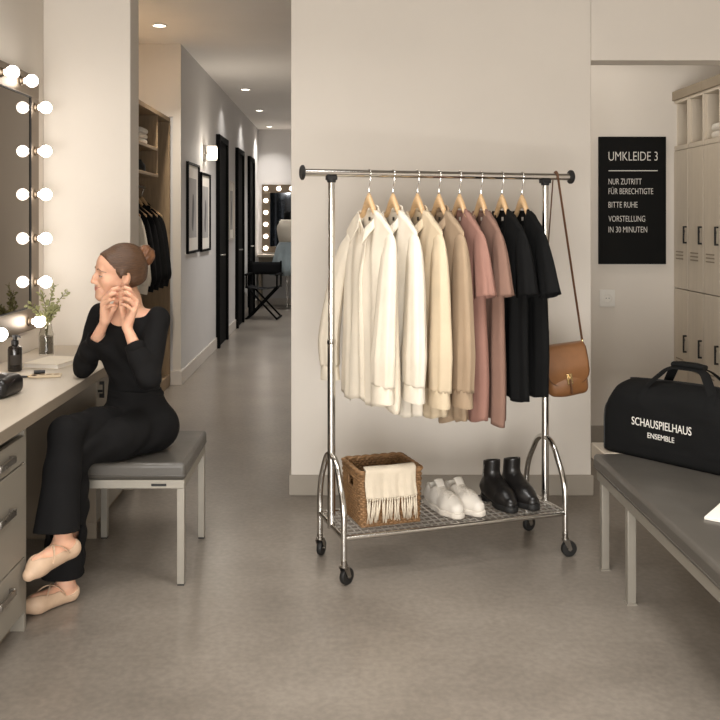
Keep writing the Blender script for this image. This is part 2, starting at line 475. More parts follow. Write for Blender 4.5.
struct('wall_niche', MB().box(1.0, 2.7, 5.88, 5.98, 0, CZ), 'wall')
struct('wall_niche_side', MB().box(.92, 1.0, YB + .15, 5.98, 0, CZ), 'wall')
struct('baseboard_back', box(-.268, 1.334, YB - .012, YB, 0, .108), 'base', .003)
struct('baseboard_back_end', box(-.268, -.258, YB, YB + .15, 0, .108), 'base', .002)
struct('baseboard_niche', box(1.0, 2.18, 5.868, 5.88, 0, .108), 'base', .003)
struct('baseboard_vanity', box(LX + .47, -1.118, 4.838, 4.85, 0, .108), 'base', .003)
# hallway
struct('wall_hall_left', box(-2.6, -1.4, 7.93, 15.4, 0, CZ), 'hallwall')
struct('wall_recess_back', box(-1.47, -1.4, 7.915, 7.93, 0, CZ), 'warmwall')
struct('wall_recess_top', box(-2.5, -1.47, 7.915, 7.93, 2.36, CZ), 'warmwall')
struct('wall_recess_left', box(-2.6, -2.5, 4.9, 7.93, 0, CZ), 'warmwall')
struct('wall_hall_end', box(-2.6, .8, 15.4, 15.5, 0, CZ), 'hallwall')
struct('wall_hall_right', box(.35, .45, YB + .15, 15.4, 0, CZ), 'hallwall')
struct('baseboard_hall_left', box(-1.4, -1.388, 7.905, 15.4, 0, .125), 'lightbase', .003)
struct('baseboard_recess', box(-1.49, -1.388, 7.90, 7.915, 0, .125), 'lightbase', .003)
struct('baseboard_hall_end', box(-1.388, .35, 15.388, 15.4, 0, .11), 'lightbase', .003)

def hall_door(i, y0, y1, h):
    r = bpy.data.objects.new('door_%d' % i, None); COL.objects.link(r); r.location = (-1.4, y0, 0); r['kind'] = 'structure'
    w = y1 - y0
    f = MB().box(0, .045, 0, .07, 0, h).box(0, .045, w - .07, w, 0, h).box(0, .045, .07, w - .07, h - .07, h)
    f.build('door_frame', 'blackdoor', r, .003)
    MB().box(.004, .02, .072, w - .072, .005, h - .072).build('door_leaf', 'blackdoor', r, .002)
    k = MB().tube(fillet([(.02, .14, 1.05), (.07, .14, 1.05), (.07, .25, 1.05)], .02), .009)
    k.lathe([(.024, 0), (.024, .008)], 16, Matrix.Translation((.02, .14, 1.05)) @ Matrix.Rotation(PI/2, 4, 'Y'))
    k.build('door_handle', 'steel', r)
hall_door(1, 10.15, 10.97, 2.42)
hall_door(2, 12.02, 12.80, 2.42)
hall_door(3, 13.62, 14.40, 2.42)

# ceiling downlights down the hall
def downlight(x, y, label, power, col=(1, .95, .9)):
    t = thing('ceiling_downlight', label, 'ceiling light', (x, y, CZ), group='recessed ceiling spots in the hallway')
    M = MB().lathe([(.062, -.002), (.062, -.008), (.050, -.010), (.048, -.001)], 32)
    M.build('trim_ring', 'white', t)
    MB().lathe([(.047, -.002), (.047, -.005)], 32).build('lens', 'lamp', t)
    l = bpy.data.lights.new('downlight_beam', 'AREA'); l.shape = 'DISK'; l.size = .10; l.energy = power; l.color = col; l.spread = 1.9
    o = bpy.data.objects.new('downlight_beam', l); COL.objects.link(o); o.parent = t; o.location = (0, 0, -.03)
    return t
downlight(-1.435, 7.15, 'recessed ceiling spot above the open brown wardrobe', 20, (1, .90, .78))
downlight(-1.14, 12.7, 'bright recessed ceiling spot above the second black hall door', 3.5, (1, .95, .9))
downlight(-1.17, 14.9, 'smallest recessed ceiling spot, nearest the end wall of the hallway', 9, (1, .95, .9))
downlight(-1.12, 10.65, 'dim recessed ceiling spot above the first black hall door', 2.5, (1, .95, .9))

# wall sconce
t = thing('wall_sconce', 'glowing white cylinder lamp on the hallway wall above the framed pictures', 'wall lamp', (-1.4, 9.25, 2.137))
box(.0, .014, -.05, .05, -.085, .085).build('back_plate', 'steel', t, .002)
MB().tube([(.014, 0, 0), (.04, 0, 0)], .012).build('bracket', 'steel', t)
MB().lathe([(.02, -.072), (.048, -.07), (.05, -.06), (.05, .06), (.048, .07), (.02, .072)], 32, c=(.085, 0, 0)).build('lamp_shade', 'shade', t)
l = bpy.data.lights.new('sconce_glow', 'POINT'); l.energy = 10; l.color = (1, .9, .78); l.shadow_soft_size = .06
o = bpy.data.objects.new('sconce_glow', l); COL.objects.link(o); o.parent = t; o.location = (.16, 0, .0)

# framed pictures on the hall wall
def picture(y0, y1, z0, z1, label, fm='blackdoor'):
    t = thing('picture_frame', label, 'picture', (-1.4, (y0+y1)/2, (z0+z1)/2), group='framed prints on the hallway wall')
    a, b = (y1-y0)/2, (z1-z0)/2; fw = .022
    f = MB().box(0, .025, -a, a, b-fw, b).box(0, .025, -a, a, -b, -b+fw).box(0, .025, -a, -a+fw, -b+fw, b-fw).box(0, .025, a-fw, a, -b+fw, b-fw)
    f.build('frame', fm, t, .002)
    box(.002, .008, -a+fw, a-fw, -b+fw, b-fw).build('mount', 'paper', t)
    g = MB().box(.008, .010, -a*.62, a*.62, -b*.66, b*.66); g.build('print', 'picpaper', t)
    fig = MB(); n = 22
    out = [(.18*a*math.cos(u)*(1 + .4*math.sin(2*u)), .42*b*math.sin(u) - .1*b) for u in [2*PI*i/n for i in range(n)]]
    fig.rings([[(.010, x, z) for x, z in out], [(.0112, x, z) for x, z in out]]); fig.build('print_figure', 'picdark', t)
picture(8.18, 8.84, 1.14, 1.985, 'black framed grey print nearest the wall corner in the hallway')
picture(8.98, 9.60, 1.13, 1.93, 'black framed grey print under the lit wall lamp')
picture(11.25, 11.75, 1.2, 1.95, 'narrow pale-framed print between the first and second black hall doors', 'lightbase')

# ================================================================ open wardrobe in the recess
wx0, wx1, wy0, wy1, wz = -2.06, -1.49, 5.7, 7.9, 2.345
t = thing('wardrobe', 'open brown wooden wardrobe unit with shelves and hanging clothes', 'wardrobe', ((wx0+wx1)/2, (wy0+wy1)/2, 0))
def wp(name, x0, x1, y0, y1, z0, z1, m='walnut', bev=.002):
    ox, oy = (wx0+wx1)/2, (wy0+wy1)/2
    return box(x0-ox, x1-ox, y0-oy, y1-oy, z0, z1).build(name, m, t, bev)
wp('side_panel', wx0, wx1, wy1 - .03, wy1, 0, wz)
wp('side_panel', wx0, wx1, wy0, wy0 + .03, 0, wz)
wp('back_panel', wx0, wx0 + .02, wy0 + .03, wy1 - .03, 0, wz)
wp('top_panel', wx0 + .02, wx1, wy0 + .03, wy1 - .03, wz - .035, wz)
wp('base_panel', wx0 + .02, wx1, wy0 + .03, wy1 - .03, .0, .10)
wp('shelf', wx0 + .02, wx1 - .004, wy0 + .03, 7.38, 2.015, 2.04)
wp('shelf', wx0 + .02, wx1 - .004, wy0 + .03, 7.40, 1.80, 1.825)
wp('divider', wx0 + .02, wx1 - .006, 7.38, 7.40, 1.825, wz - .035)
MB().tube([(.065, wy0 + .03 - (wy0+wy1)/2, 1.735), (.065, wy1 - .03 - (wy0+wy1)/2, 1.735)], .012).build('clothes_rail', 'steel', t)
RAILX = (wx0 + wx1) / 2 + .065
for k in range(3):
    o = MB().box(-.14, .14, -.13 + .01*k, .12, 0, .042).build('folded_towel', 'towel', None, .018, 0, 0, 35, 3)
    o.location = (-1.66, 7.0 + .012*k, 2.041 + .043*k)
    tag(o, ['folded white towel at the bottom of the pile on the wardrobe shelf', 'folded white towel in the middle of the pile on the wardrobe shelf',
            'folded white towel on top of the pile on the wardrobe shelf'][k], 'towel', 'white towels folded on the wardrobe shelf')
o = MB().lathe([(.0, 0), (.062, 0), (.07, .02), (.066, .06), (.045, .085), (.04, .088), (.038, .10), (.0, .10)], 24).build('storage_jar', 'blackpl')
o.location = (-1.60, 7.08, 1.826); tag(o, 'small dark round jar on the lower wardrobe shelf', 'jar')

# ================================================================ lockers in the niche
def locker(i, y0, y1, label):
    w = y1 - y0
    t = thing('locker', label, 'locker', (2.18, y0, 0), group='beige lockers along the niche wall')
    b = MB().box(.02, .5, 0, .012, .06, 2.28).box(.02, .5, w-.012, w, .06, 2.28).box(.48, .5, .012, w-.012, .06, 2.28)
    b.box(0, .48, .012, w-.012, 1.90, 1.93).box(.02, .48, .012, w-.012, .06, .09).box(.0, .48, .012, w-.012, 2.205, 2.225)
    b.build('carcass', 'locker', t, .0015)
    box(-.012, .5, 0, w, 2.225, 2.285).build('cornice', 'lockin', t, .003)
    box(.04, .5, 0, w, 0, .06).build('plinth', 'plinth', t)
    box(.0, .02, 0, .014, 1.90, 2.225).build('cubby_edge', 'locker', t, .001)
    for z0, z1 in ((1.012, 1.897), (.095, 1.006)):
        d = box(0, .018, .004, w-.004, z0, z1).build('door', 'locker', t, .002)
        zc = z0 + (.345 if z0 > .5 else .575)
        h = MB().box(-.022, -.014, .018, .030, zc-.055, zc+.055).box(-.014, 0, .018, .030, zc-.055, zc-.045).box(-.014, 0, .018, .030, zc+.045, zc+.055)
        h.build('handle', 'rubber', d, .001)
        c = MB().lathe([(.008, 0), (.008, .006)], 14, Matrix.Translation((0, .052, zc+.02)) @ Matrix.Rotation(-PI/2, 4, 'Y')); c.build('lock_cylinder', 'steel', d)
        for q in range(3):
            box(-.002, .0005, w*.32, w*.82, zc-.115-.022*q, zc-.107-.022*q).build('vent_slot', 'lockin', d)
    return t
ly = [5.878, 5.64, 5.402, 5.164, 4.926]
ll = ['beige locker in the far corner beside the black sign, farthest of the row', 'second beige locker from the corner with the black sign',
      'beige locker with a white towel in its open top compartment', 'nearest beige locker, cut by the edge of the view']
for i in range(4): locker(i, ly[i+1], ly[i], ll[i])
for k in range(2):
    o = MB().box(-.12, .12, -.085, .085, 0, .045).build('folded_towel', 'towel', None, .018, 0, 0, 35, 3)
    o.location = (2.33, 5.285, 1.932 + .047*k)
    tag(o, ['lower folded white towel in the open locker compartment', 'upper folded white towel in the open locker compartment'][k], 'towel', 'white towels in the locker compartment')

# ---------------------------------------------------------------- sign and socket on the niche wall
t = thing('wall_sign', 'black wall sign with white lettering on the niche wall', 'sign', (1.686, 5.88, 1.1625))
sw, sh = .437, .83
box(0, sw, -.022, 0, 0, sh).build('sign_board', 'signblack', t, .002)
k = 5.86 / 900
def st(body, x, ybase, cap, wid):
    text('sign_lettering', body, cap / .70, 'letter', t, ((x - 598) * k, -.0232, (264 - ybase) * k), wid, weight=-.011)
st('UMKLEIDE 3', 607.5, 160.5, 9.2*k, 49*k)
box(9.5*k, 58.5*k, -.0236, -.0222, (264-171)*k, (264-170.2)*k).build('sign_rule', 'letter', t)
for body, y, wd in (('NUR ZUTRITT', 184.3, 33), ('FÜR BERECHTIGTE', 194, 44.5), ('BITTE RUHE', 207.5, 29), ('VORSTELLUNG', 221.5, 36.5), ('IN 30 MINUTEN', 232.3, 38.5)):
    st(body, 607.5, y, 6.0*k, wd*k)
t = thing('wall_socket', 'white square power socket below the black sign', 'socket', (1.745, 5.88, .94))
box(-.05, .05, -.009, 0, -.056, .056).build('cover_plate', 'white', t, .003)
MB().lathe([(.03, 0), (.03, .006), (.026, .007), (.024, .002), (.0, .002)], 28, Matrix.Translation((0, -.009, 0)) @ Matrix.Rotation(PI/2, 4, 'X')).build('socket_ring', 'white', t)
mb = MB()
for x in (-.0095, .0095): mb.lathe([(.003, 0), (.003, .001)], 10, Matrix.Translation((x, -.0112, 0)) @ Matrix.Rotation(PI/2, 4, 'X'))
mb.build('pin_holes', 'blackpl', t)

# ================================================================ end of the hall
def far_bulb(t, x, z):
    b = MB().sphere((x, -.062, z), .036, 14).build('bulb', 'bulb', t)
    MB().lathe([(.02, 0), (.02, .03)], 12, Matrix.Translation((x, -.03, z)) @ Matrix.Rotation(PI/2, 4, 'X')).build('bulb_socket', 'nickel', b)
t = thing('vanity_mirror', 'distant lit mirror with round bulbs on the end wall of the hallway', 'mirror', (-.72, 15.4, 1.475))
a, b, fw = .615, .58, .14
f = MB().box(-a, a, -.03, 0, b-fw, b).box(-a, a, -.03, 0, -b, -b+fw*.7).box(-a, -a+fw, -.03, 0, -b+fw*.7, b-fw).box(a-fw, a, -.03, 0, -b+fw*.7, b-fw)
f.build('frame', 'nickel', t, .004)
box(-a+fw, a-fw, -.012, -.004, -b+fw*.7, b-fw).build('mirror_glass', 'bluereflect', t)
for q in range(6):
    for x in (-a+.07, a-.07): far_bulb(t, x, b - .07 - q*.203)
for x in (-a+.07+.22, -a+.07+.44, -a+.07+.66, -a+.07+.88): far_bulb(t, x, b-.07)
t = thing('make_up_counter', 'pale counter below the distant lit mirror', 'counter', (-.72, 15.38, 0))
box(-.66, .66, -.40, 0, .83, .87).build('counter_top', 'desk', t, .004)
box(-.64, -.60, -.36, 0, 0, .83).build('counter_side', 'plinth', t, .003)
box(.60, .64, -.36, 0, 0, .83).build('counter_side', 'plinth', t, .003)
box(-.60, .60, -.34, -.02, .60, .83).build('counter_drawer', 'plinth', t, .003)

t = thing('director_chair', 'black folding director chair at the end of the hallway', 'chair', (-1.125, 13.3, 0), -.08)
hw, hd = .225, .2
for y in (-hd, hd):
    for s_ in (-1, 1):
        MB().tube([(s_*hw*.95, y, .02), (-s_*hw*.95, y, .47)], .014, 8).build('leg', 'blackdoor', t)
for x in (-hw, hw):
    MB().tube([(x, -hd-.03, .015), (x, hd+.03, .015)], .015, 8).build('foot_rail', 'blackdoor', t)
    MB().box(x-.025, x+.025, -hd-.06, hd+.03, .64, .665).build('armrest', 'blackdoor', t, .004)
    MB().tube([(x, -hd, .47), (x, -hd, .64)], .013, 8).tube([(x, hd, .45), (x, hd, .84)], .013, 8).build('upright', 'blackdoor', t)
    MB().tube([(x, -hd-.03, .47), (x, hd+.03, .47)], .014, 8).build('seat_rail', 'blackdoor', t)
MB().grid(lambda u, v: ((u-.5)*2*hw, (v-.5)*2*hd, .475 - .035*(1-(2*u-1)**2)), 13, 5).build('seat', 'jacket', t, 0, 0, .006)
MB().grid(lambda u, v: ((u-.5)*2*(hw+.01), hd + .02 + .02*(1-(2*u-1)**2), .63 + .19*v), 13, 5).build('backrest', 'jacket', t, 0, 0, .006)

t = thing('dress_form', 'headless tailor dress form on a slim stand before the distant mirror', 'mannequin', (-.87, 14.75, 0))
MB().lathe([(.0, .0), (.17, 0), (.17, .012), (.03, .03), (.02, .05), (.0, .05)], 28).build('base', 'steel', t)
MB().tube([(0, 0, .04), (0, 0, 1.0)], .013).build('pole', 'steel', t)
F = Field((-.25, -.2, .85), (.25, .2, 1.62), .012)
F.ell((0, 0, .95), (.15, .10, .14), k=.05).ell((0, 0, 1.10), (.112, .085, .14), k=.05).ell((0, 0, 1.28), (.145, .1, .14), k=.06)
F.cone((-.13, 0, 1.39), (.13, 0, 1.39), .045, .045, k=.05).cone((0, 0, 1.38), (0, 0, 1.55), .055, .05, k=.04)
F.build('torso', 'jacket', t)
dr = thing('dress', 'sleeveless white bodice dress with blue-grey skirt on the dress form', 'dress', (-.87, 14.75, 0))
def dring(z, rx, ry, fold, n=56, ph=0):
    return [(rx*(1+fold*math.sin(11*2*PI*j/n+ph))*math.cos(2*PI*j/n), ry*(1+fold*math.sin(11*2*PI*j/n+ph))*math.sin(2*PI*j/n), z) for j in range(n)]
MB().rings([dring(1.08, .124, .098, 0), dring(1.2, .15, .115, 0), dring(1.3, .165, .122, 0), dring(1.38, .155, .100, 0), dring(1.43, .128, .080, 0), dring(1.455, .09, .075, 0)], True, False, False).build('bodice', 'ivory2', dr, 0, 0, .004)
MB().rings([dring(1.09, .125, .1, 0), dring(1.0, .172, .13, .03), dring(.85, .21, .18, .06, ph=.3), dring(.7, .245, .215, .09, ph=.5), dring(.55, .275, .24, .11, ph=.7)], True, False, False).build('skirt', 'bluegrey', dr, 0, 0, .004)
# ================================================================ dressing table
DZ = .775; DX = -1.08
o = MB().box(LX + .002, DX - .003, 2.2, 4.848, DZ - .042, DZ).build('desk_worktop', 'desk', None, .002)
box(DX - .0028, DX, 2.2, 4.848, DZ - .042, DZ - .001).build('shaded_edge', 'plinth', o, .0008)['label'] = 'worktop front edge, shade put into its brown-grey colour'  # thin darker strip paints the shade on the worktop's front edge
tag(o, 'long pale laminate dressing table worktop below the lit mirror', 'worktop')

def drawer_unit(y0, y1, label):
    """front faces the aisle (+X)"""
    t = thing('drawer_unit', label, 'drawer unit', (LX + .01, y0, 0), group='drawer units under the dressing table')
    w = y1 - y0; d = -1.128 - (LX + .01)
    b = MB().box(0, d + .016, 0, .02, 0, DZ - .043).box(0, d + .016, w - .02, w, 0, DZ - .043).box(0, .015, .02, w - .02, .05, DZ - .043)
    b.box(.015, d, .02, w-.02, .05, .066).box(.015, d, .02, w-.02, .715, DZ - .043)
    b.build('carcass', 'cabinet', t, .0015)
    box(d - .05, d - .035, .02, w - .02, 0, .05).build('plinth', 'plinth', t)
    for z0, z1 in ((.600, .692), (.268, .594), (.072, .262)):
        dr = box(d, d + .018, .022, w - .022, z0, z1).build('drawer', 'cabinet', t, .002)
        zc = z1 - (.045 if z1 > .6 else .125 if z1 > .5 else .06); yc = w / 2
        h = MB().box(d+.018, d+.042, yc-.07, yc-.061, zc-.011, zc+.011).box(d+.018, d+.042, yc+.061, yc+.07, zc-.011, zc+.011).box(d+.034, d+.042, yc-.061, yc+.061, zc-.011, zc+.011)
        h.build('handle', 'steel', dr, .0015)
    return t
drawer_unit(2.72, 3.19, 'grey drawer unit with three handled drawers beside the raised ballet shoe')
# unit at the far end: side panel faces the knee space
t = thing('drawer_unit', 'farther drawer unit under the worktop, behind the seated woman', 'drawer unit', (LX + .01, 4.10, 0), group='drawer units under the dressing table')
w = .745; d = -1.128 - (LX + .01)
MB().box(0, d + .016, 0, .02, .0, DZ - .043).box(0, d + .016, w - .02, w, .0, DZ - .043).box(0, .015, .02, w-.02, .05, DZ - .043).box(.015, d, .02, w-.02, .05, .066).build('carcass', 'plinth', t, .0015)
MB().box(.0, d + .020, -.006, 0, .0, .075).build('side_skirting', 'plinth', t, .001)
box(d - .05, d - .035, .02, w - .02, 0, .05).build('plinth', 'plinth', t)
dr = box(d, d + .018, .003, w - .003, .075, .712).build('door', 'cabinet', t, .002)
MB().box(d+.018, d+.040, .05, .058, .63, .65).box(d+.018, d+.040, .05, .058, .69, .705).box(d+.033, d+.040, .05, .058, .65, .69).build('handle', 'rubber', dr, .001)
MB().lathe([(.006, 0), (.006, .02)], 12, Matrix.Translation((d + .018, .03, .665)) @ Matrix.Rotation(PI/2, 4, 'Y')).build('lock', 'rubber', dr)

# ---------------------------------------------------------------- lit mirror
my0, my1, mz0, mz1, fw = 2.55, 4.635, .897, 2.182, .112
t = thing('vanity_mirror', 'large wall mirror in a bronze frame lit by round bulbs above the dressing table', 'mirror', (LX, (my0+my1)/2, (mz0+mz1)/2))
a, b = (my1-my0)/2, (mz1-mz0)/2
f = MB().box(.001, .05, -a, a, b-fw, b).box(.001, .05, -a, a, -b, -b+fw).box(.001, .05, -a, -a+fw, -b+fw, b-fw).box(.001, .05, a-fw, a, -b+fw, b-fw)
f.build('frame', 'nickel', t, .003)
g = MB().box(.044, .0495, -a+fw, a-fw, b-fw-.006, b-fw).box(.044, .0495, -a+fw, a-fw, -b+fw, -b+fw+.006).box(.044, .0495, -a+fw, -a+fw+.006, -b+fw, b-fw).box(.044, .0495, a-fw-.006, a-fw, -b+fw, b-fw)
g.build('inner_rim', 'rubber', t)
box(.02, .0445, -a+fw, a-fw, -b+fw, b-fw).build('mirror_glass', 'mirror', t)
def bulb(y, z):
    Y, Z = y - (my0+my1)/2, z - (mz0+mz1)/2
    prof = [(.0125, .0), (.0135, .012)]
    for q in range(12):
        u = -1.12 + (PI/2 + 1.12) * q / 11
        prof.append((max(.0005, .0305*math.cos(u)), .039 + .0305*math.sin(u)))
    M = Matrix.Translation((.064, Y, Z)) @ Matrix.Rotation(PI/2, 4, 'Y')
    bb = MB().lathe(prof, 24, M).build('bulb', 'bulb', t, angle=60)
    M = Matrix.Translation((.05, Y, Z)) @ Matrix.Rotation(PI/2, 4, 'Y')
    MB().lathe([(.024, 0), (.024, .004), (.019, .008), (.018, .016), (.013, .018)], 24, M).build('bulb_socket', 'nickel', bb)
for z in (2.022, 1.80, 1.58, 1.356, 1.135): bulb(4.578, z)
for k in range(8): bulb(4.372 - .256*k, 2.126)
for y in (4.485, 3.97, 3.45, 2.93): bulb(y, .945)
for z in (1.80, 1.58, 1.356, 1.135): bulb(2.61, z)

# ---------------------------------------------------------------- things on the dressing table
zt = DZ + .0005
t = thing('pump_bottle', 'dark pump bottle standing below the lit mirror', 'bottle', (-1.452, 4.02, zt))
MB().lathe([(.0, 0), (.027, 0), (.031, .004), (.031, .098), (.028, .108), (.014, .115), (.013, .121), (.0, .121)], 28).build('body', 'bottle', t)
MB().lathe([(.016, .118), (.016, .136), (.009, .14), (.009, .15), (.014, .151), (.014, .161), (.0, .163)], 24).tube([(0, 0, .157), (.026, -.016, .157), (.03, -.019, .152)], .004, 8).build('pump_head', 'blackpl', t)
MB().grid(lambda u, v: (.0314*math.cos(-1.9+1.5*u), .0314*math.sin(-1.9+1.5*u), .03+.045*v), 12, 3).build('paper_label', 'label', t)
vx, vy = -1.468, 4.50
t = thing('glass_vase', 'small clear glass vase part filled with water holding leafy sprigs', 'vase', (vx, vy, zt))
MB().lathe([(.0, 0), (.034, 0), (.0365, .004), (.0365, .105), (.030, .122), (.026, .15), (.0275, .158), (.0255, .158), (.024, .15), (.028, .122), (.0335, .103), (.0335, .008), (.0, .008)], 32).build('vase_glass', 'glass', t)
MB().lathe([(.0, .0085), (.033, .0085), (.033, .095), (.0, .095)], 32).build('water', 'water', t)
def sprig(label, tip, seed, bend):
    rn = random.Random(seed)
    t = thing('leafy_sprig', label, 'plant sprig', (vx, vy, zt + .01), group='eucalyptus sprigs in the glass vase')
    p0 = Vector((-tip[0]*.08, -tip[1]*.08, 0)); p1 = Vector((tip[0]*.1, tip[1]*.1, .15)); p2 = Vector(tip)
    mid = (p1 + p2)/2 + Vector(bend)
    pts = [p0, p0.lerp(p1, .5), p1] + [(1-u)**2*p1 + 2*u*(1-u)*mid + u*u*p2 for u in [k/10 for k in range(1, 11)]]
    st_ = MB().tube(pts, [.0022 - .0013*i/12 for i in range(13)], 6)
    lv = MB()
    for i in range(3, 13):
        for sd in (-1, 1, 1):
            c = pts[i].lerp(pts[i-1], rn.random()); tan = (pts[i]-pts[i-1]).normalized()
            ang = rn.uniform(0, 2*PI) if sd == 1 else rn.uniform(0, 2*PI)
            side = tan.cross(Vector((math.cos(ang), math.sin(ang), .3))).normalized()
            dr_ = (side*.8 + tan*.6).normalized(); L = rn.uniform(.020, .030)*(1 - .03*i); W = L*.36
            nrm = dr_.cross(Vector((rn.uniform(-1, 1), rn.uniform(-1, 1), .6))).normalized(); wv = nrm.cross(dr_)
            st_.tube([c, c + dr_*.007], .0007, 4)
            lv.grid(lambda u, v: c + dr_*(.006 + L*v) + nrm*((2*u-1)*W*math.sin(PI*min(1, max(0, .06+.9*v)))**.8) + wv*(.12*L*(2*u-1)**2), 5, 6)
    st_.build('stem', 'stem', t); lv.build('leaves', 'leaf', t, 0, 0, .0008, 180)
sprig('leafy sprig in the vase leaning furthest towards the woman', (.115, -.03, .31), 1, (.0, 0, .05))
sprig('lower leafy sprig in the vase bending towards the woman', (.10, -.10, .235), 2, (.0, -.0, .045))
sprig('tallest upright leafy sprig in the vase', (.03, .04, .335), 3, (-.01, 0, .03))
sprig('upright leafy sprig in the vase before the lowest glowing bulb', (-.02, -.03, .30), 4, (.02, 0, .03))
sprig('leafy sprig in the vase leaning across the mirror frame', (-.055, -.10, .25), 5, (0, 0, .04))
sprig('short leafy sprig low among the others in the vase', (.05, -.07, .22), 6, (0, 0, .04))

t = thing('notebook', 'pale closed notebook lying on the worktop beside the woman\'s elbow', 'notebook', (-1.335, 4.20, zt), math.radians(-12))
box(-.085, .085, -.115, .115, .002, .019).build('pages', 'paper', t, .001)
MB().box(-.088, .088, -.118, .118, .019, .022).box(-.088, .088, -.118, .118, 0, .002).box(-.088, -.086, -.118, .118, .002, .019).build('cover', 'ivory', t, .001)
t = thing('make_up_palette', 'slim pale make-up palette lying on the worktop', 'palette', (-1.268, 3.875, zt), math.radians(12))
box(-.066, .066, -.034, .034, 0, .009).build('case', 'cream', t, .003)
mb = MB()
for k in range(4): mb.lathe([(.0, .0), (.012, 0), (.012, .0012), (.0, .0012)], 18, c=(-.045 + .03*k, 0, .0088))
mb.build('powder_pans', 'khaki', t)
t = thing('make_up_brush', 'dark make-up brush lying on the worktop before the pump bottle', 'brush', (-1.362, 3.835, zt + .006), math.radians(10))
MB().tube([(-.06, 0, 0), (0, 0, 0), (.03, 0, 0)], [.0035, .0055, .004], 10).build('handle', 'blackpl', t)
MB().tube([(.03, 0, 0), (.045, 0, 0)], .0045, 10).build('ferrule', 'brass', t)
MB().tube([(.045, 0, 0), (.058, 0, 0), (.07, 0, 0)], [.0045, .0085, .002], 10).build('bristles', 'brow', t)
t = thing('cosmetic_tube', 'small black cosmetic tube lying on the pale palette', 'make-up', (-1.297, 3.888, zt + .018), math.radians(15))
MB().tube([(-.024, 0, 0), (.004, 0, 0)], .0085, 16).build('cap', 'blackpl', t)
MB().tube([(.004, 0, 0), (.022, 0, 0)], .0075, 16).build('base', 'blackpl', t)

t = thing('make_up_pouch', 'black leather make-up pouch at the near edge of the picture on the worktop', 'pouch', (-1.358, 3.465, zt), math.radians(-8))
F = Field((-.16, -.11, -.01), (.16, .11, .11), .004)
F.rbox((0, 0, .038), (.115, .085, .038), .03, k=.01).ell((-.02, 0, .062), (.09, .05, .022), k=.03)
F.half((0, 0, .001), (0, 0, -1), .002)
F.warp(lambda x, y, z: .002*np.sin(40*x + 30*y) * (z > .02))
F.build('pouch_body', 'boot', t)
MB().tube([(-.105, 0, .077), (-.05, .0, .087), (.0, 0, .087), (.06, 0, .082), (.112, 0, .06)], .0035, 8).build('zip', 'steel', t)
MB().tube(fillet([(.108, 0, .062), (.116, -.02, .058), (.114, -.05, .045)], .01), .003, 8).build('zip_pull', 'boot', t)
MB().tube(fillet([(-.07, -.02, .078), (-.06, -.04, .090), (.03, -.04, .090), (.04, -.02, .078)], .02), .006, 8).build('carry_loop', 'boot', t)
MB().tube([(-.09, -.0805, .035), (0, -.0865, .033), (.1, -.0805, .035)], .002, 6).build('piping', 'boot', t)

# ================================================================ upholstered stool
def cushion(hx, hy, z0, z1, parent, name='seat'):
    ob = MB().box(-hx, hx, -hy, hy, z0, z1).build(name, 'vinyl', parent, .016, 0, 0, 35, 4)
    z = z0 + .018
    sm = MB().tube(fillet([(-hx, 0, z), (-hx, -hy, z), (hx, -hy, z), (hx, hy, z), (-hx, hy, z), (-hx, 0, z)], .015), .0022, 6)
    sm.build('seat_seam', 'vinyl', ob)
    return ob
sx, sy = .236, .278
t = thing('upholstered_stool', 'square charcoal upholstered stool on a grey metal frame under the seated woman', 'stool', (-.853, 3.845, 0))
cushion(sx + .006, sy + .006, .420, .487, t)
ft = .03
f = MB().box(-sx, sx, -sy, -sy+ft, .385, .42).box(-sx, sx, sy-ft, sy, .385, .42).box(-sx, -sx+ft, -sy+ft, sy-ft, .385, .42).box(sx-ft, sx, -sy+ft, sy-ft, .385, .42)
f.build('frame', 'frame', t, .002)
for x in (-sx, sx-ft):
    for y in (-sy, sy-ft):
        l = box(x, x+ft, y, y+ft, .006, .385).build('leg', 'frame', t, .002)
        box(x+.002, x+ft-.002, y+.002, y+ft-.002, 0, .006).build('foot_pad', 'rubber', l)
box(.105, .165, -sy-.002, -sy, .395, .405).build('badge', 'rubber', t, .001)
# ================================================================ clothes rail on castors
RA = math.radians(18.0)
RC = Vector((.4425, 3.8825, 0)); RH = .5025; RD = .165; BARZ = 1.645
rdx, rdy = Vector((math.cos(RA), math.sin(RA), 0)), Vector((-math.sin(RA), math.cos(RA), 0))
t = thing('clothes_rack', 'chrome clothes rail on black castors with a wire shelf', 'clothes rack', RC, RA)
MB().tube([(-RH-.118, 0, BARZ), (RH+.125, 0, BARZ)], .0158, 20).build('top_bar', 'chrome', t)
for s_, x in ((-1, -RH-.118), (1, RH+.125)):
    MB().lathe([(.0, 0), (.026, 0), (.031, .003), (.031, .010), (.026, .014), (.0, .014)], 28, Matrix.Translation((x, 0, BARZ)) @ Matrix.Rotation(s_*PI/2, 4, 'Y')).build('end_cap', 'rubber', t)
for x in (-RH, RH):
    p = MB().tube([(x, 0, .175), (x, 0, .95)], .0165, 20).tube([(x, 0, .95), (x, 0, BARZ-.012)], .0142, 20).build('post', 'chrome', t)
    MB().lathe([(.0172, 0), (.0185, .003), (.0185, .018), (.0150, .021)], 24, c=(x, 0, .936)).build('height_collar', 'chrome', p)
    MB().lathe([(.017, 0), (.0185, .004), (.0185, .022), (.0, .024)], 20, c=(x, 0, BARZ-.04)).box(x-.021, x+.021, -.018, .018, BARZ-.030, BARZ-.012).build('bar_bracket', 'rubber', p, .002)
    a = MB().tube(fillet([(x, -RD, .088), (x, -RD, .315), (x, -.055, .478), (x, .055, .478), (x, RD, .315), (x, RD, .088)], .07, 8), .0128, 16)
    a.build('side_frame', 'chrome', t)
    MB().tube([(x, -RD, .186), (x, RD, .186)], .0105, 14).build('end_rail', 'chrome', t)
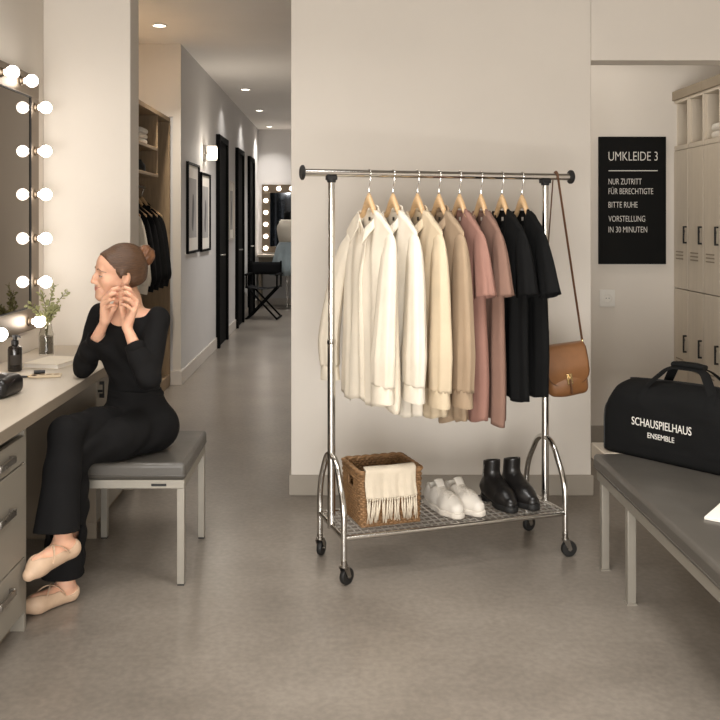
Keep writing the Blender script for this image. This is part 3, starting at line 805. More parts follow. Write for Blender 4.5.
for y in (-RD, RD):
    MB().tube([(-RH, y, .186), (RH, y, .186)], .0105, 14).build('shelf_rail', 'chrome', t)
g = MB()
for k in range(1, 34):
    x = -RH + 2*RH*k/34; g.tube([(x, -RD, .1945), (x, RD, .1945)], .0030, 6)
for k in range(1, 8):
    y = -RD + 2*RD*k/8; g.tube([(-RH, y, .190), (RH, y, .190)], .0032, 6)
g.build('wire_shelf', 'wire', t)
def castor(x, y, yaw):
    M = Matrix.Translation((x, y, 0)) @ Matrix.Rotation(yaw, 4, 'Z')
    f = MB().lathe([(.0, .074), (.017, .074), (.017, .082), (.013, .083), (.013, .10), (.0, .10)], 18, Matrix.Translation((x, y, 0)))
    for s_ in (-1, 1):
        f.prism([(-.014, .074), (.014, .074), (.026, .034), (.018, .026), (.008, .034)], s_*.0145, s_*.0165, M)
    f.prism([(-.014, .0725), (.014, .0725), (.014, .0755), (-.014, .0755)], -.0165, .0165, M)
    ff = f.build('castor_fork', 'steel', t)
    W = M @ Matrix.Translation((.016, 0, .034)) @ Matrix.Rotation(PI/2, 4, 'X')
    wl = MB().lathe([(.008, -.011), (.027, -.011), (.031, -.0105), (.034, -.006), (.034, .006), (.031, .0105), (.027, .011), (.008, .011)], 32, W).build('castor_wheel', 'rubber', ff)
    MB().lathe([(.0, -.0172), (.007, -.0172), (.007, .0172), (.0, .0172)], 14, W).lathe([(.013, -.0116), (.016, -.0116), (.016, -.0110), (.013, -.0110)], 20, W).build('axle', 'steel', ff)
for (x, y, a) in ((-RH, -RD, .5), (RH, -RD, -.2), (-RH, RD, .9), (RH, RD, .3)): castor(x, y, a)

# ---------------------------------------------------------------- hangers and clothes
def make_hanger(loc, rz, label, group='wooden hangers on the chrome rail'):
    t = thing('clothes_hanger', label, 'hanger', loc, rz, group)
    hw = .176
    def up(x):
        a = abs(x)/hw
        return -.080 - .072*min(1, a/.30)**1.25 - .092*max(0, (a-.30)/.70)**1.05
    n = 33; xs = [hw*(2*i/(n-1) - 1) for i in range(n)]
    rings = []
    for x in xs:
        a = abs(x)/hw; zt_ = up(x) if a else -.078
        th = .030 + .036*(1-a)**7 - .010*a; ht = .0085 + .004*(1-a); yo = .003*a*a
        rings.append([(x, yo + ht*math.cos(q), zt_ - th/2 + th/2*math.sin(q)) for q in [2*PI*k/12 for k in range(12)]])
    MB().rings(rings).build('hanger_arms', 'woodhang', t, 0, 0, 0, 50)
    rr = .0182
    pts = [(0, 0, -.082), (0, 0, -.060), (.006, 0, -.046), (.014, 0, -.030)] + [(rr*math.sin(q), 0, rr*math.cos(q)) for q in [2.3 - .23*k for k in range(17)]]
    hk = MB().tube(pts, .0017, 8); hk.sphere(pts[-1], .0024, 8); hk.lathe([(.004, -.083), (.004, -.076), (.0, -.075)], 10)
    hk.build('hook', 'chrome', t)
    return t

def make_garment(name, label, cat, loc, rz, m, length, sleeve, group, collar=True, buttons=True, Wd=.214, Wh=.235, depth=.036,
                 seed=0, folds=.012, far=(.02, 0), near=(.02, 0), tagm='label', vneck=.07, sl_len=.63, drop=.04, sl_r=.052):
    rn = random.Random(seed); t = thing(name, label, cat, loc, rz, group)
    ph = [rn.uniform(0, 6.28) for _ in range(12)]
    NK = .31; zn = -.152
    def shz(s, front):
        a = abs(s)
        if a < NK:
            c = math.cos(PI/2*a/NK)**.75
            return zn - (vneck if front else .008)*c
        return zn - .094*((a-NK)/(1-NK))**1.12
    NP = 72; NV = 44
    def pt(phi, v, off=0.):
        s = math.cos(phi); front = math.sin(phi) < 0
        sm = min(1, v/.30); sm = sm*sm*(3-2*sm)
        w = Wd + (Wh-Wd)*min(1, v*1.3) - .012*math.exp(-((v-.22)/.12)**2)
        D = .011 + (depth-.011)*sm
        f = folds*min(1, v*1.6)**1.1
        k0 = 0 if front else 3
        fy = f*(.9*math.sin(8*s + ph[k0] + 1.2*v) + .6*math.sin(15*s + ph[k0+1] - 1.5*v) + .42*math.sin(29*s + ph[k0+2] + v))*(1 - s**6)
        # pulls from the shoulder points
        fy += .004*math.sin(18*s + ph[8])*math.exp(-v*4)*(1-abs(s))
        sg = math.sin(phi)
        x = w*s*(1 + .03*math.sin(9*v + ph[6])*v) + .004*math.sin(5*v+ph[7])
        if not front:
            pass
        yb = D*(abs(sg)**.8)*(1 if sg > 0 else -1)
        y = yb + fy + off*(-1 if front else 1)
        zt_ = shz(s, front); zb = -length + .012*math.sin(3*s + ph[9]) + .010*math.sin(8*s+ph[10]) + drop*(s*s-.5)*(.5 if name == 'shirt' else .0)
        z = zt_ + (zb - zt_)*v
        return (x, y, z)
    mb = MB()
    rings = []
    for j in range(NV + 1):
        v = (j/NV)**1.0
        rings.append([pt(2*PI*i/NP, v) for i in range(NP)])
    mb.rings(rings, True, False, False)
    # close the shoulder seams between front and back
    for i in range(NP//2):
        i2 = i + 1
        s0, s1 = math.cos(2*PI*i/NP), math.cos(2*PI*i2/NP)
        if min(abs(s0), abs(s1)) >= NK*.98:
            mb.f.append([i, i2, (NP-i2) % NP, (NP-i) % NP])
    body = mb.build('body', m, t, 0, 0, .0022, 180)
    # sleeves
    for sd, splay in ((1, near), (-1, far)):
        long = sleeve == 'long'
        zs = zn - .088
        dx, dy = splay
        if long:
            path = [(sd*Wd*.80, 0, zs-.030), (sd*Wd*.88, 0, zs-.056), (sd*(Wd*.94+dx*.3), dy*.2, zs-.110), (sd*(Wd+.004+dx*.6), dy*.5, zs-.22), (sd*(Wd+.016+dx*.85), dy*.8, zs-.37), (sd*(Wd+.020+dx), dy, zs-.50), (sd*(Wd+.014+dx), dy, zs-sl_len+.06)]
            rad = [(.034, .012), (.042, .018), (.050, .026), (.056, .032), (.061, .036), (.069, .040), (.064, .036)]
        else:
            path = [(sd*Wd*.78, 0, zs-.026), (sd*Wd*.88, 0, zs-.046), (sd*(Wd*.98), dy*.3, zs-.10), (sd*(Wd+.016+dx*.5), dy*.6, zs-.175), (sd*(Wd+.037+dx), dy, zs-.272)]
            rad = [(.036, .012), (.044, .018), (.050, .026), (.053, .032), (.058, .038)]
        # smooth the path
        P3 = []; R3 = []; n = len(path)
        for i in range(n-1):
            p0, p1, p2, p3 = [Vector(path[max(0, min(n-1, q))]) for q in (i-1, i, i+1, i+2)]
            for k in range(7):
                u = k/7
                P3.append(.5*((2*p1)+(p2-p0)*u+(2*p0-5*p1+4*p2-p3)*u*u+(3*p1-p0-3*p2+p3)*u**3))
                R3.append(tuple(rad[i][q]*(1-u)+rad[i+1][q]*u for q in (0, 1)))
        P3.append(Vector(path[-1])); R3.append(rad[-1])
        rings = []; n = len(P3); NR = 30
        for i in range(n):
            tan = (P3[min(i+1, n-1)] - P3[max(i-1, 0)]).normalized()
            yv = Vector((0, 1, 0)); u = yv.cross(tan).normalized()*-1; w = tan.cross(u)
            f = i/(n-1); ring = []
            for k in range(NR):
                q = 2*PI*k/NR
                fr = 1 + (.05*math.sin(3*q + ph[2] + 3*f) + .085*math.sin(7*q + ph[4] + sd + 1.5*f)*f + .06*math.sin(12*q+ph[5] - 2*f)*f)*min(1, f*3)
                if long and f > .9: fr *= 1 + .07*math.sin(12*q)*(f-.9)/.1
                ring.append(P3[i] + u*(R3[i][0]*math.cos(q)*fr) + w*(R3[i][1]*math.sin(q)*fr))
            rings.append(ring)
        sm_ = MB().rings(rings, True, True, False)
        so = sm_.build('sleeve', m, t, 0, 0, .0022, 180)
        if long:
            c = P3[-1]; tan = (P3[-1]-P3[-3]).normalized(); u = Vector((0, 1, 0)).cross(tan).normalized()*-1; w = tan.cross(u)
            cr = []
            for (dz, ra, rb) in ((-.006, .060, .033), (.0, .062, .035), (.058, .068, .038), (.064, .068, .038), (.064, .065, .035), (.0, .058, .031)):
                cr.append([c + tan*dz + u*(ra*math.cos(q)) + w*(rb*math.sin(q)) for q in [2*PI*k/30 for k in range(30)]])
            cf = MB().rings(cr, True, False, False).build('cuff', m, so, 0, 0, 0, 60)
            bp = c + tan*.03 - w*.033*(1) + u*.012
            MB().lathe([(.0, .0), (.0052, 0), (.0052, .0015), (.0, .0022)], 12, Matrix.Translation(bp) @ Matrix.Rotation(PI/2, 4, 'X')).build('cuff_button', 'pearl', cf)
    # back neck label
    mb = MB()
    mb.box(-.008, .008, .0015, .0030, zn-.046, zn-.030); mb.build('neck_label', tagm, t)
    if collar:
        def cpt(u, v):
            q = (PI - .16)*(2*u-1)          # 0 = back, ends meet at the front
            bk = .5 + .5*math.cos(q); e = abs(2*u-1)
            x = .068*math.sin(q)**1 + (.016*(1 if q > 0 else -1))*max(0, e-.8)/.2; y = .030*math.cos(q) - .003
            zin = zn - .002 - (vneck-.004)*(1-bk)**1.15
            if v < .34:
                k = v/.34; return (x, y, zin - .006 + .030*k)
            k = (v-.34)/.66
            fl = (.014 + .004*(1-bk)) * k
            pnt = max(0, (e-.55)/.45)
            return (x + math.sin(q)*fl + (.030*pnt**2*k)*(1 if q > 0 else -1), y + math.cos(q)*fl - .012*pnt*k, zin + .024 - (.042 + .030*pnt**1.5)*k + .006*math.sin(PI*k))
        MB().grid(cpt, 57, 10).build('collar', m, t, 0, 0, .0026, 180)
    else:
        ringp = []
        for i in range(40):
            q = 2*PI*i/40; s = NK*math.cos(q); fr = math.sin(q) < 0
            w = Wd; ringp.append((w*s, .011*math.sin(q)*1.0 + (0), shz(s, fr) + .001))
        MB().tube(ringp, .0045, 8, closed=True, flat=(1.6, .7)).build('neckband', m, t, 0, 0, 0, 180)
    if collar and buttons:
        def front(xx, v, off):
            phi = -math.acos(max(-1, min(1, xx/(Wd+.01)))); p = pt(phi, v); return (xx + (p[0] - p[0]), p[1] - off, p[2])
        MB().grid(lambda u, v: front(-.017 + .034*u, .015 + .98*v, .0035 + .001*math.sin(PI*u)), 7, 44).build('button_placket', m, t, 0, 0, .002, 60)
        bm_ = MB()
        for k in range(7):
            p = front(.0, .06 + .135*k, .0060)
            bm_.lathe([(.0, .0), (.0056, 0), (.0056, .0016), (.0, .0024)], 12, Matrix.Translation(p) @ Matrix.Rotation(PI/2, 4, 'X'))
        bm_.build('buttons', 'pearl', t)
    return t

def bar_at(px):
    """where the bar crosses the sight line of a hook"""
    k = (px - VPX)/FPX; p0 = RC - rdx*RH
    s = (k*p0.y - p0.x)/(rdx.x - k*rdx.y)
    q = p0 + rdx*s; return Vector((q.x, q.y, BARZ))
GTH = math.radians(-62)     # garments hang across the bar, near shoulder towards the room
def G(i, px, rz, **kw):
    loc = bar_at(px)
    make_hanger(loc, rz, HL[i])
    return make_garment(loc=loc, rz=rz, seed=20+i, **kw)
HL = ['wooden hanger of the ivory button-up shirt at the front of the rail', 'wooden hanger of the white shirt, second on the rail', 'wooden hanger of the cream shirt',
      'wooden hanger of the taupe shirt', 'wooden hanger of the rose-pink top', 'wooden hanger of the mauve top', 'wooden hanger of the first black T-shirt after the mauve top',
      'wooden hanger of the last black T-shirt, nearest the brown bag']
gs, gt, gp = 'long-sleeved shirts on the chrome rail', 'black T-shirts on the chrome rail', 'pink tops on the chrome rail'
G(0, 369, math.radians(-65.2), name='shirt', label='ivory button-up shirt hanging first on the rail with its front in view', cat='shirt', m='ivory', length=.955, sleeve='long', group=gs, far=(.075, -.045), near=(.006, -.055), Wh=.245, sl_len=.665, vneck=.098)
G(1, 393, math.radians(-66.5), name='shirt', label='white long-sleeved shirt hanging between the ivory shirt and the cream shirt', cat='shirt', m='ivory2', length=.985, sleeve='long', group=gs, near=(.006, -.025), sl_len=.67, vneck=.095)
G(2, 417.5, math.radians(-67.5), name='shirt', label='cream long-sleeved shirt hanging third on the rail', cat='shirt', m='cream', length=.995, sleeve='long', group=gs, near=(.004, -.022), sl_len=.70, vneck=.095)
G(3, 439, math.radians(-68.8), name='shirt', label='taupe brown long-sleeved shirt hanging beside the rose-pink top', cat='shirt', m='khaki', length=1.02, sleeve='long', group=gs, near=(.004, -.016), sl_len=.705, vneck=.095)
G(4, 459.5, math.radians(-70.0), name='pink_top', label='rose-pink long top with half sleeves hanging beside the taupe shirt', cat='top', m='rose', length=1.03, sleeve='short', group=gp, Wd=.198, Wh=.225, collar=False, tagm='palelabel', near=(.0, -.006), folds=.013, vneck=.085)
G(5, 481, math.radians(-75), name='pink_top', label='mauve-brown long top with half sleeves hanging before the black T-shirts', cat='top', m='mauve', length=1.035, sleeve='short', group=gp, Wd=.198, Wh=.225, collar=False, tagm='palelabel', near=(-.006, .0), folds=.013, vneck=.085)
G(6, 502, math.radians(-73.0), name='t_shirt', label='black T-shirt hanging between the mauve top and the last black T-shirt', cat='T-shirt', m='tee', length=.945, sleeve='short', group=gt, Wd=.198, Wh=.225, collar=False, tagm='palelabel', near=(.0, -.004), folds=.012, vneck=.085)
G(7, 522, math.radians(-74.2), name='t_shirt', label='last black T-shirt on the rail beside the brown shoulder bag', cat='T-shirt', m='tee', length=.94, sleeve='short', group=gt, Wd=.198, Wh=.225, collar=False, tagm='palelabel', near=(.018, .0), folds=.012, vneck=.085)

# clothes in the open wardrobe
wl = [('shirt', 'white shirt hanging in the open wardrobe before the dark jackets', 'shirt', 'ivory2', 6.93, .84),
      ('jacket', 'black jacket in the wardrobe right behind the white shirt', 'jacket', 'jacket', 7.15, .80),
      ('jacket', 'black jacket second behind the white shirt in the wardrobe', 'jacket', 'jacket', 7.36, .82),
      ('jacket', 'black jacket third behind the white shirt in the wardrobe', 'jacket', 'tee', 7.57, .79),
      ('jacket', 'last black jacket in the wardrobe beside its end panel', 'jacket', 'jacket', 7.775, .78)]
for i, (nm, lb, ct, m_, y, ln) in enumerate(wl):
    loc = Vector((RAILX, y, 1.735)); rz = math.radians(-4)
    make_hanger(loc, rz, 'hanger on the wardrobe rail carrying the ' + ['white shirt', 'first black jacket', 'second black jacket', 'third black jacket', 'last black jacket'][i], 'hangers on the wardrobe rail')
    make_garment(nm, lb, ct, loc, rz, m_, ln, 'long', 'clothes in the open wardrobe', seed=60+i, depth=.045, sl_len=.60, folds=.008, Wd=.165, Wh=.18, near=(0, 0), far=(0, 0))

# ---------------------------------------------------------------- shoulder bag on the bar's end
bp = bar_at(555.5)
t = thing('shoulder_bag', 'tan leather shoulder bag hanging by a dark strap from the end of the rail', 'bag', (1.030, 4.126, .768), 0, None, (0, math.radians(-7), math.radians(4)))
F = Field((-.13, -.08, -.15), (.13, .08, .15), .0035)
F.rbox((0, 0, -.005), (.092, .040, .113), .028, k=.01).ell((0, -.012, -.06), (.085, .04, .055), k=.03)
F.warp(lambda x, y, z: .0012*np.sin(50*x)*np.sin(40*z))
F.build('bag_body', 'tan', t)
def flap(u, v):
    x = (2*u-1)*.0955
    # runs over the top from the back, then down the front
    edge = .155 + .030*(1 - min(1, abs(2*u-1))**6) + .012*math.cos(PI*(2*u-1)/1.0)*.5
    s = -.062 + (edge + .062)*v
    if s < 0: y, z = -s*.58 - .0, .1105 + .004*(1 - (s/.062)**2)
    elif s < .035: q = s/.035*PI/2; y, z = -.040*math.sin(q)*1.02 - .003, .1105 + .004 - .03*(1-math.cos(q))
    else: y, z = -.0445 - .010*math.sin(PI*min(1, (s-.035)/.14)), .0845 - (s-.035)
    return (x*(1 - .04*max(0, v-.9)*10*abs(2*u-1)), y, z)
fl = MB().grid(flap, 25, 40).build('flap', 'tan', t, 0, 0, .005, 60)
e = [Vector(flap(u, 1)) for u in [k/24 for k in range(25)]]; e = [Vector(flap(0, v/20)) for v in range(8, 20)] + e + [Vector(flap(1, v/20)) for v in range(19, 7, -1)]
MB().tube([p + Vector((0, -.003, 0)) for p in e], .002, 6).build('edge_stitching', 'tandark', fl)
box(-.013, .013, -.062, -.053, -.062, -.012).build('clasp_plate', 'brass', fl, .002)
MB().tube([(-.0, -.061, -.03), (.0, -.067, -.045), (.0, -.066, -.095), (.0, -.060, -.10)], .0075, 10, flat=(.6, 1)).build('clasp_strap', 'tandark', t)
MB().box(-.004, .004, -.07, -.06, -.048, -.020).build('turn_lock', 'brass', fl, .002)
for x in (-.094, .094):
    MB().tube(fillet([(x, -.008, .085), (x*1.03, -.008, .125), (x*1.03, .008, .125), (x, .008, .085)], .006), .003, 8).build('strap_ring', 'brass', t)
    MB().box(x-.008, x+.008, -.014, .014, .055, .092).build('strap_anchor', 'tandark', t, .003)
Mi = (Matrix.Translation(t.location) @ t.rotation_euler.to_matrix().to_4x4()).inverted()
topw = Vector((bp.x, bp.y, BARZ + .0185))
st_ = []
a0 = Vector((-.0968, 0, .122)); a1 = Vector((.0968, 0, .122))
B_ = Mi @ (Vector((bp.x, bp.y, BARZ)))
up_ = (Mi.to_3x3() @ Vector((0, 0, 1))); bx = (Mi.to_3x3() @ rdx); by = (Mi.to_3x3() @ rdy)
over = [B_ + by*(.0195*math.cos(q)) + up_*(.0195*math.sin(q)) for q in [PI - PI*k/10 for k in range(11)]]
over.reverse()
pts = [a0, a0.lerp(over[0], .5)] + over + [a1.lerp(over[-1], .5), a1]
MB().tube(pts, .0078, 8, flat=(.28, 1), up=None).build('shoulder_strap', 'tandark', t, 0, 0, 0, 60)

# ---------------------------------------------------------------- wicker basket with a throw
SZ = .1984
def rack_pt(x, y, z): return RC + rdx*x + rdy*y + Vector((0, 0, z))
bw, bd, bh = .282, .255, .226
bc = Vector((.080, 3.640, SZ)) + rdx*(bw/2) + rdy*(bd/2)
t = thing('wicker_basket', 'square brown wicker basket on the wire shelf with a cream throw over its rim', 'basket', bc, RA)
def rrect(hx, hy, r, n):
    """n points round a rounded rectangle with their outward directions"""
    pts = []; seg = [('l', 2*hx-2*r), ('a', PI*r/2), ('l', 2*hy-2*r), ('a', PI*r/2)]*2
    per = 4*(hx+hy) - 8*r + 2*PI*r; out = []
    cs = [(hx-r, -hy+r, -PI/2), (hx-r, hy-r, 0), (-hx+r, hy-r, PI/2), (-hx+r, -hy+r, PI)]
    for i in range(n):
        d = per*i/n
        for k in range(4):
            Ls = 2*hx-2*r if k % 2 == 0 else 2*hy-2*r
            cx, cy, a0 = cs[k]; px_, py_, _ = cs[k-1]
            if d < Ls:
                dirs = [(1, 0), (0, 1), (-1, 0), (0, -1)][k]; nr = [(0, -1), (1, 0), (0, 1), (-1, 0)][k]
                st0 = (px_ + nr[0]*r, py_ + nr[1]*r)
                out.append((st0[0]+dirs[0]*d, st0[1]+dirs[1]*d, nr[0], nr[1])); break
            d -= Ls
            La = PI*r/2
            if d < La:
                a = a0 + d/r; out.append((cx+r*math.cos(a), cy+r*math.sin(a), math.cos(a), math.sin(a))); break
            d -= La
    return out
mb = MB(); NS = 44; nper = NS*4; rows = 20
def inhole(x, y, z): return x < -bw/2 + .03 and abs(y + .005) < .036 and .140 < z < .188
for r_ in range(rows):
    z = .010 + (bh - .024)*r_/(rows-1); k = .955 + .045*z/bh
    run = []; base = rrect(bw/2*k - .008, bd/2*k - .008, .022, nper)
    for i in range(nper + 1):
        x, y, nx, ny = base[i % nper]; o = .0048*math.cos(PI*i/2 + PI*(r_ % 2))
        if inhole(x, y, z):
            if len(run) > 2: mb.tube(run, .0062, 7)
            run = []; continue
        run.append((x + nx*o, y + ny*o, z + .0012*math.sin(i*1.7 + r_)))
    if len(run) > 2: mb.tube(run, .0062, 7)
mb.build('woven_sides', 'wicker', t, 0, 0, 0, 180)
mb = MB(); st0 = rrect(bw/2*.955-.008, bd/2*.955-.008, .022, NS*2); st1 = rrect(bw/2-.008, bd/2-.008, .022, NS*2)
for i in range(0, NS*2):
    mb.tube([(st0[i][0], st0[i][1], .004), (st1[i][0], st1[i][1], .138 if inhole(st1[i][0], st1[i][1], .16) else bh-.008)], .0032, 6)
mb.build('woven_stakes', 'wicker', t, 0, 0, 0, 180)
mb = MB()
for d_, phs in ((0, 0), (1, PI)):
    base = rrect(bw/2-.006, bd/2-.006, .022, 180)
    mb.tube([(x + nx*.0035*math.cos(i*.42+phs), y + ny*.0035*math.cos(i*.42+phs), bh - .004 + .0035*math.sin(i*.42+phs)) for i, (x, y, nx, ny) in enumerate(base)], .0075, 8, closed=True)
mb.build('braided_rim', 'wicker', t, 0, 0, 0, 180)
box(-bw*.46, bw*.46, -bd*.46, bd*.46, 0, .008).build('base', 'wicker', t, .003)
MB().tube(fillet([(-bw/2+.006, -.043, .140), (-bw/2+.006, -.043, .190), (-bw/2+.006, .033, .190), (-bw/2+.006, .033, .140), (-bw/2+.006, -.043, .140)], .01), .005, 8).build('handle_rim', 'wicker', t)
th = thing('throw_blanket', 'cream woven throw with fringe folded over the front of the wicker basket', 'throw', bc + Vector((0, 0, 0)), RA)
tw0, tw1 = -.118, .100
def throw(u, v):
    x = tw0 + (tw1 - tw0)*u + .004*math.sin(7*v)
    s = -.10 + .229*v         # path length, 0 at the rim top
    wv = .0028*math.sin(19*u + 2*v) + .002*math.sin(41*u)
    yo = -bd/2
    if s < -.012: q = -s-.012; return (x*.96, yo + .026 + .3*q + wv, bh + .010 - .80*q + .02*math.sin(PI*u)*q*4)
    if s < .024:
        a = (s+.012)/.036*PI; return (x, yo + .006 + .020*math.cos(a), bh - .0 + .013 + .006*math.sin(a) - .008*(a/PI)**2 + .001*math.sin(9*u))
    q = s-.024; return (x*(1+.03*q/.15), yo - .0150 - .018*q + wv*min(1, q*20), bh + .004 - q - .004*math.sin(PI*u))
MB().grid(throw, 34, 46).build('throw_cloth', 'wool', th, 0, 0, .006, 180)
fr = MB(); rn = random.Random(5)
for i in range(21):
    u = (i + .5)/21; p = Vector(throw(u, 1)); L = .090 + rn.uniform(-.008, .010); a = rn.uniform(-.012, .012)
    fr.sphere(p + Vector((0, -.001, -.004)), .0048, 8)
    for s_ in (-1, 0, 1):
        b_ = rn.uniform(-.006, .006)
        fr.tube([p + Vector((0, -.001, 0)), p + Vector((a*.4 + s_*.002, -.002, -L*.5)), p + Vector((a + s_*.0038 + b_, -.002+.002*s_, -L))], [.0028, .0027, .0014], 6)
fr.build('fringe', 'wool', th, 0, 0, 0, 180)

# ---------------------------------------------------------------- shoes on the wire shelf
def sneaker(label, loc, rz, mir):
    """toe towards +x"""
    t = thing('sneaker', label, 'shoe', loc, rz, 'white sneakers on the wire shelf'); t.scale = (.93, .93, .93)
    m = mir
    F = Field((-.15, -.07, -.01), (.17, .07, .13), .003)
    F.chain([(-.105, 0, .045), (-.03, .003*m, .046), (.05, .006*m, .040), (.108, .002*m, .036)], [.038, .040, .046, .034], k=.03, flat=((0, 0, 1), 1.0))
    F.cone((-.10, 0, .05), (-.102, 0, .085), .034, .030, k=.02).cone((-.06, 0, .06), (-.05, 0, .082), .033, .026, k=.02).cone((-.04, 0, .075), (.03, .002*m, .062), .028, .030, k=.02)
    F.ell((-.080, 0, .112), (.050, .0265, .058), k=.004, op='sub')
    F.half((0, 0, .018), (0, 0, -1), .001)
    F0 = F; F.build('upper', 'sneaker', t)
    F = Field((-.16, -.07, -.01), (.17, .07, .05), .003)
    F.chain([(-.105, 0, .014), (-.03, .002*m, .014), (.05, .005*m, .014), (.112, .002*m, .014)], [.042, .042, .050, .036], k=.03)
    F.half((0, 0, .001), (0, 0, -1), .002).half((0, 0, .026), (0, 0, 1), .003)
    F.build('sole', 'solew', t)
    def on(x, y, off=.002): return Vector(F0.hit((x, y, .14), (0, 0, -1), off))
    MB().grid(lambda u, v: (on(-.020, 0) + Vector((-.030*v, (2*u-1)*(.020+.003*v), .034*v - .004*(2*u-1)**2 - .006*v*v))), 9, 9).build('tongue', 'sneaker', t, 0, 0, .005, 180)
    lc = MB()
    for k in range(6):
        x = -.022 + .017*k
        for sg in (-1, 1):
            lc.tube([on(x + .014*q, sg*(-.021 + .042*q), .0022) for q in (0, .25, .5, .75, 1)], .0024, 6, flat=(.8, 1.5))
    for sg in (-1, 1):
        lc.tube([on(-.026, 0, .003), on(-.034, sg*.018, .004) + Vector((0, 0, .006)), on(-.016, sg*.030, .004), on(-.022, sg*.012, .004), on(-.026, 0, .003)], .0022, 6)
        lc.tube([on(-.026, 0, .003), on(-.006, sg*.022, .003), on(.010, sg*.036, .003)], .002, 6)
    seam = [on(.052 - .014*math.cos(q), .034*math.sin(q), .0006) for q in [PI/2*(k/8-1) for k in range(17)]]
    lc.tube(seam, .0014, 6)
    lc.build('laces', 'solew', t, 0, 0, 0, 180)
    MB().tube([(-.137, -.012, .088), (-.141, 0, .092), (-.137, .012, .088), (-.139, .008, .06), (-.142, 0, .058), (-.139, -.008, .06), (-.137, -.012, .088)], .003, 6).build('heel_tab', 'solew', t)
    return t
sa = math.atan2(-.88, .40)
sneaker('white lace-up sneaker beside the wicker basket', (.447, 3.880, SZ), sa, 1)
sneaker('white lace-up sneaker nearer to the black boots', (.537, 3.908, SZ), sa + math.radians(4), -1)

def boot(label, loc, rz, mir):
    t = thing('ankle_boot', label, 'boot', loc, rz, 'black ankle boots on the wire shelf'); t.scale = (.90, .95, .90)
    m = mir
    F = Field((-.13, -.07, -.01), (.19, .07, .25), .0035)
    F.cone((-.055, 0, .075), (-.045, 0, .205), .045, .043, k=.03, flat=((0, 1, 0), 1.12))
    F.chain([(-.06, 0, .07), (.0, .002*m, .062), (.07, .004*m, .046), (.125, .001*m, .036)], [.044, .045, .043, .030], k=.035)
    F.cone((-.02, 0, .10), (.055, 0, .06), .040, .038, k=.03)
    F.ell((-.045, 0, .232), (.034, .029, .060), k=.003, op='sub')
    F.half((-.045, 0, .208), (-.22, 0, 1), .004)
    F.half((0, 0, .022), (0, 0, -1), .001)
    F.warp(lambda x, y, z: .0016*np.sin(90*z + 25*x)*np.exp(-((z-.085)/.035)**2)*(x < .06))
    F.build('upper', 'boot', t)
    F = Field((-.13, -.07, -.01), (.19, .07, .06), .003)
    F.chain([(.02, .002*m, .016), (.075, .004*m, .014), (.125, .001*m, .014)], [.038, .046, .035], k=.02)
    F.cone((-.07, 0, .03), (.05, .002*m, .024), .042, .040, k=.02)
    F.half((0, 0, .001), (0, 0, -1), .002).half((0, 0, .030), (0, 0, 1), .002)
    F.rbox((-.015, 0, .004), (.040, .07, .016), .004, k=.004, op='sub')
    F.build('sole', 'bootsole', t)
    F = Field((-.13, -.06, -.01), (.0, .06, .06), .003)
    F.cone((-.068, 0, .0), (-.066, 0, .04), .037, .041, k=.01); F.half((0, 0, .001), (0, 0, -1), .002).half((0, 0, .045), (0, 0, 1), .002).half((-.040, 0, 0), (1, 0, 0), .002)
    F.build('heel', 'bootsole', t)
    MB().tube([(-.058, -m*.0405, .09), (-.055, -m*.0412, .14), (-.047, -m*.0405, .185)], .0022, 6).build('zip', 'steel', t)
    return t
ba = math.atan2(-.93, .37)
boot('black heeled ankle boot standing next to the white sneakers', (.690, 3.965, SZ), ba, 1)
boot('black heeled ankle boot nearest the right post of the rail', (.788, 3.998, SZ), ba + math.radians(3), -1)
# ================================================================ bench on the right
bx0, bx1, by0, by1 = 1.072, 1.76, 1.25, 3.815
t = thing('upholstered_bench', 'long charcoal upholstered bench on a grey metal frame', 'bench', ((bx0+bx1)/2, (by0+by1)/2, 0))
hx, hy = (bx1-bx0)/2, (by1-by0)/2
ob = cushion(hx, hy, .395, .462, t)
ft = .032
f = MB().box(-hx+.01, -hx+.01+ft, -hy+.02, hy-.02, .358, .395).box(hx-.01-ft, hx-.01, -hy+.02, hy-.02, .358, .395)
f.box(-hx+.01+ft, hx-.01-ft, hy-.02-ft, hy-.02, .358, .395).box(-hx+.01+ft, hx-.01-ft, -hy+.02, -hy+.02+ft, .358, .395)
f.build('frame', 'frame', t, .002)
box(-hx+.045, hx-.045, hy+.001, hy+.19, .393, .461).build('end_shelf', 'desk', t, .004)['label'] = 'pale shelf at the far end of the bench'
cy = (by0+by1)/2
for y in (3.735, 3.40, 2.35, 1.30):
    for x in (-hx+.01, hx-.01-ft):
        l = box(x, x+ft, y-cy-ft/2, y-cy+ft/2, .006, .358).build('leg', 'frame', t, .002)
        box(x-.003, x+ft+.003, y-cy-ft/2-.003, y-cy+ft/2+.003, 0, .006).build('foot_pad', 'frame', l)
BZ = .4625
t = thing('paper_pad', 'white pad of paper at the near edge of the bench', 'paper pad', (1.375, 3.02, BZ), math.radians(-38))
MB().box(-.105, .105, -.148, .148, 0, .009).build('pages', 'paper', t, .001)
MB().box(-.1055, .1055, .128, .1485, .0, .0105).build('binding', 'white', t, .001)

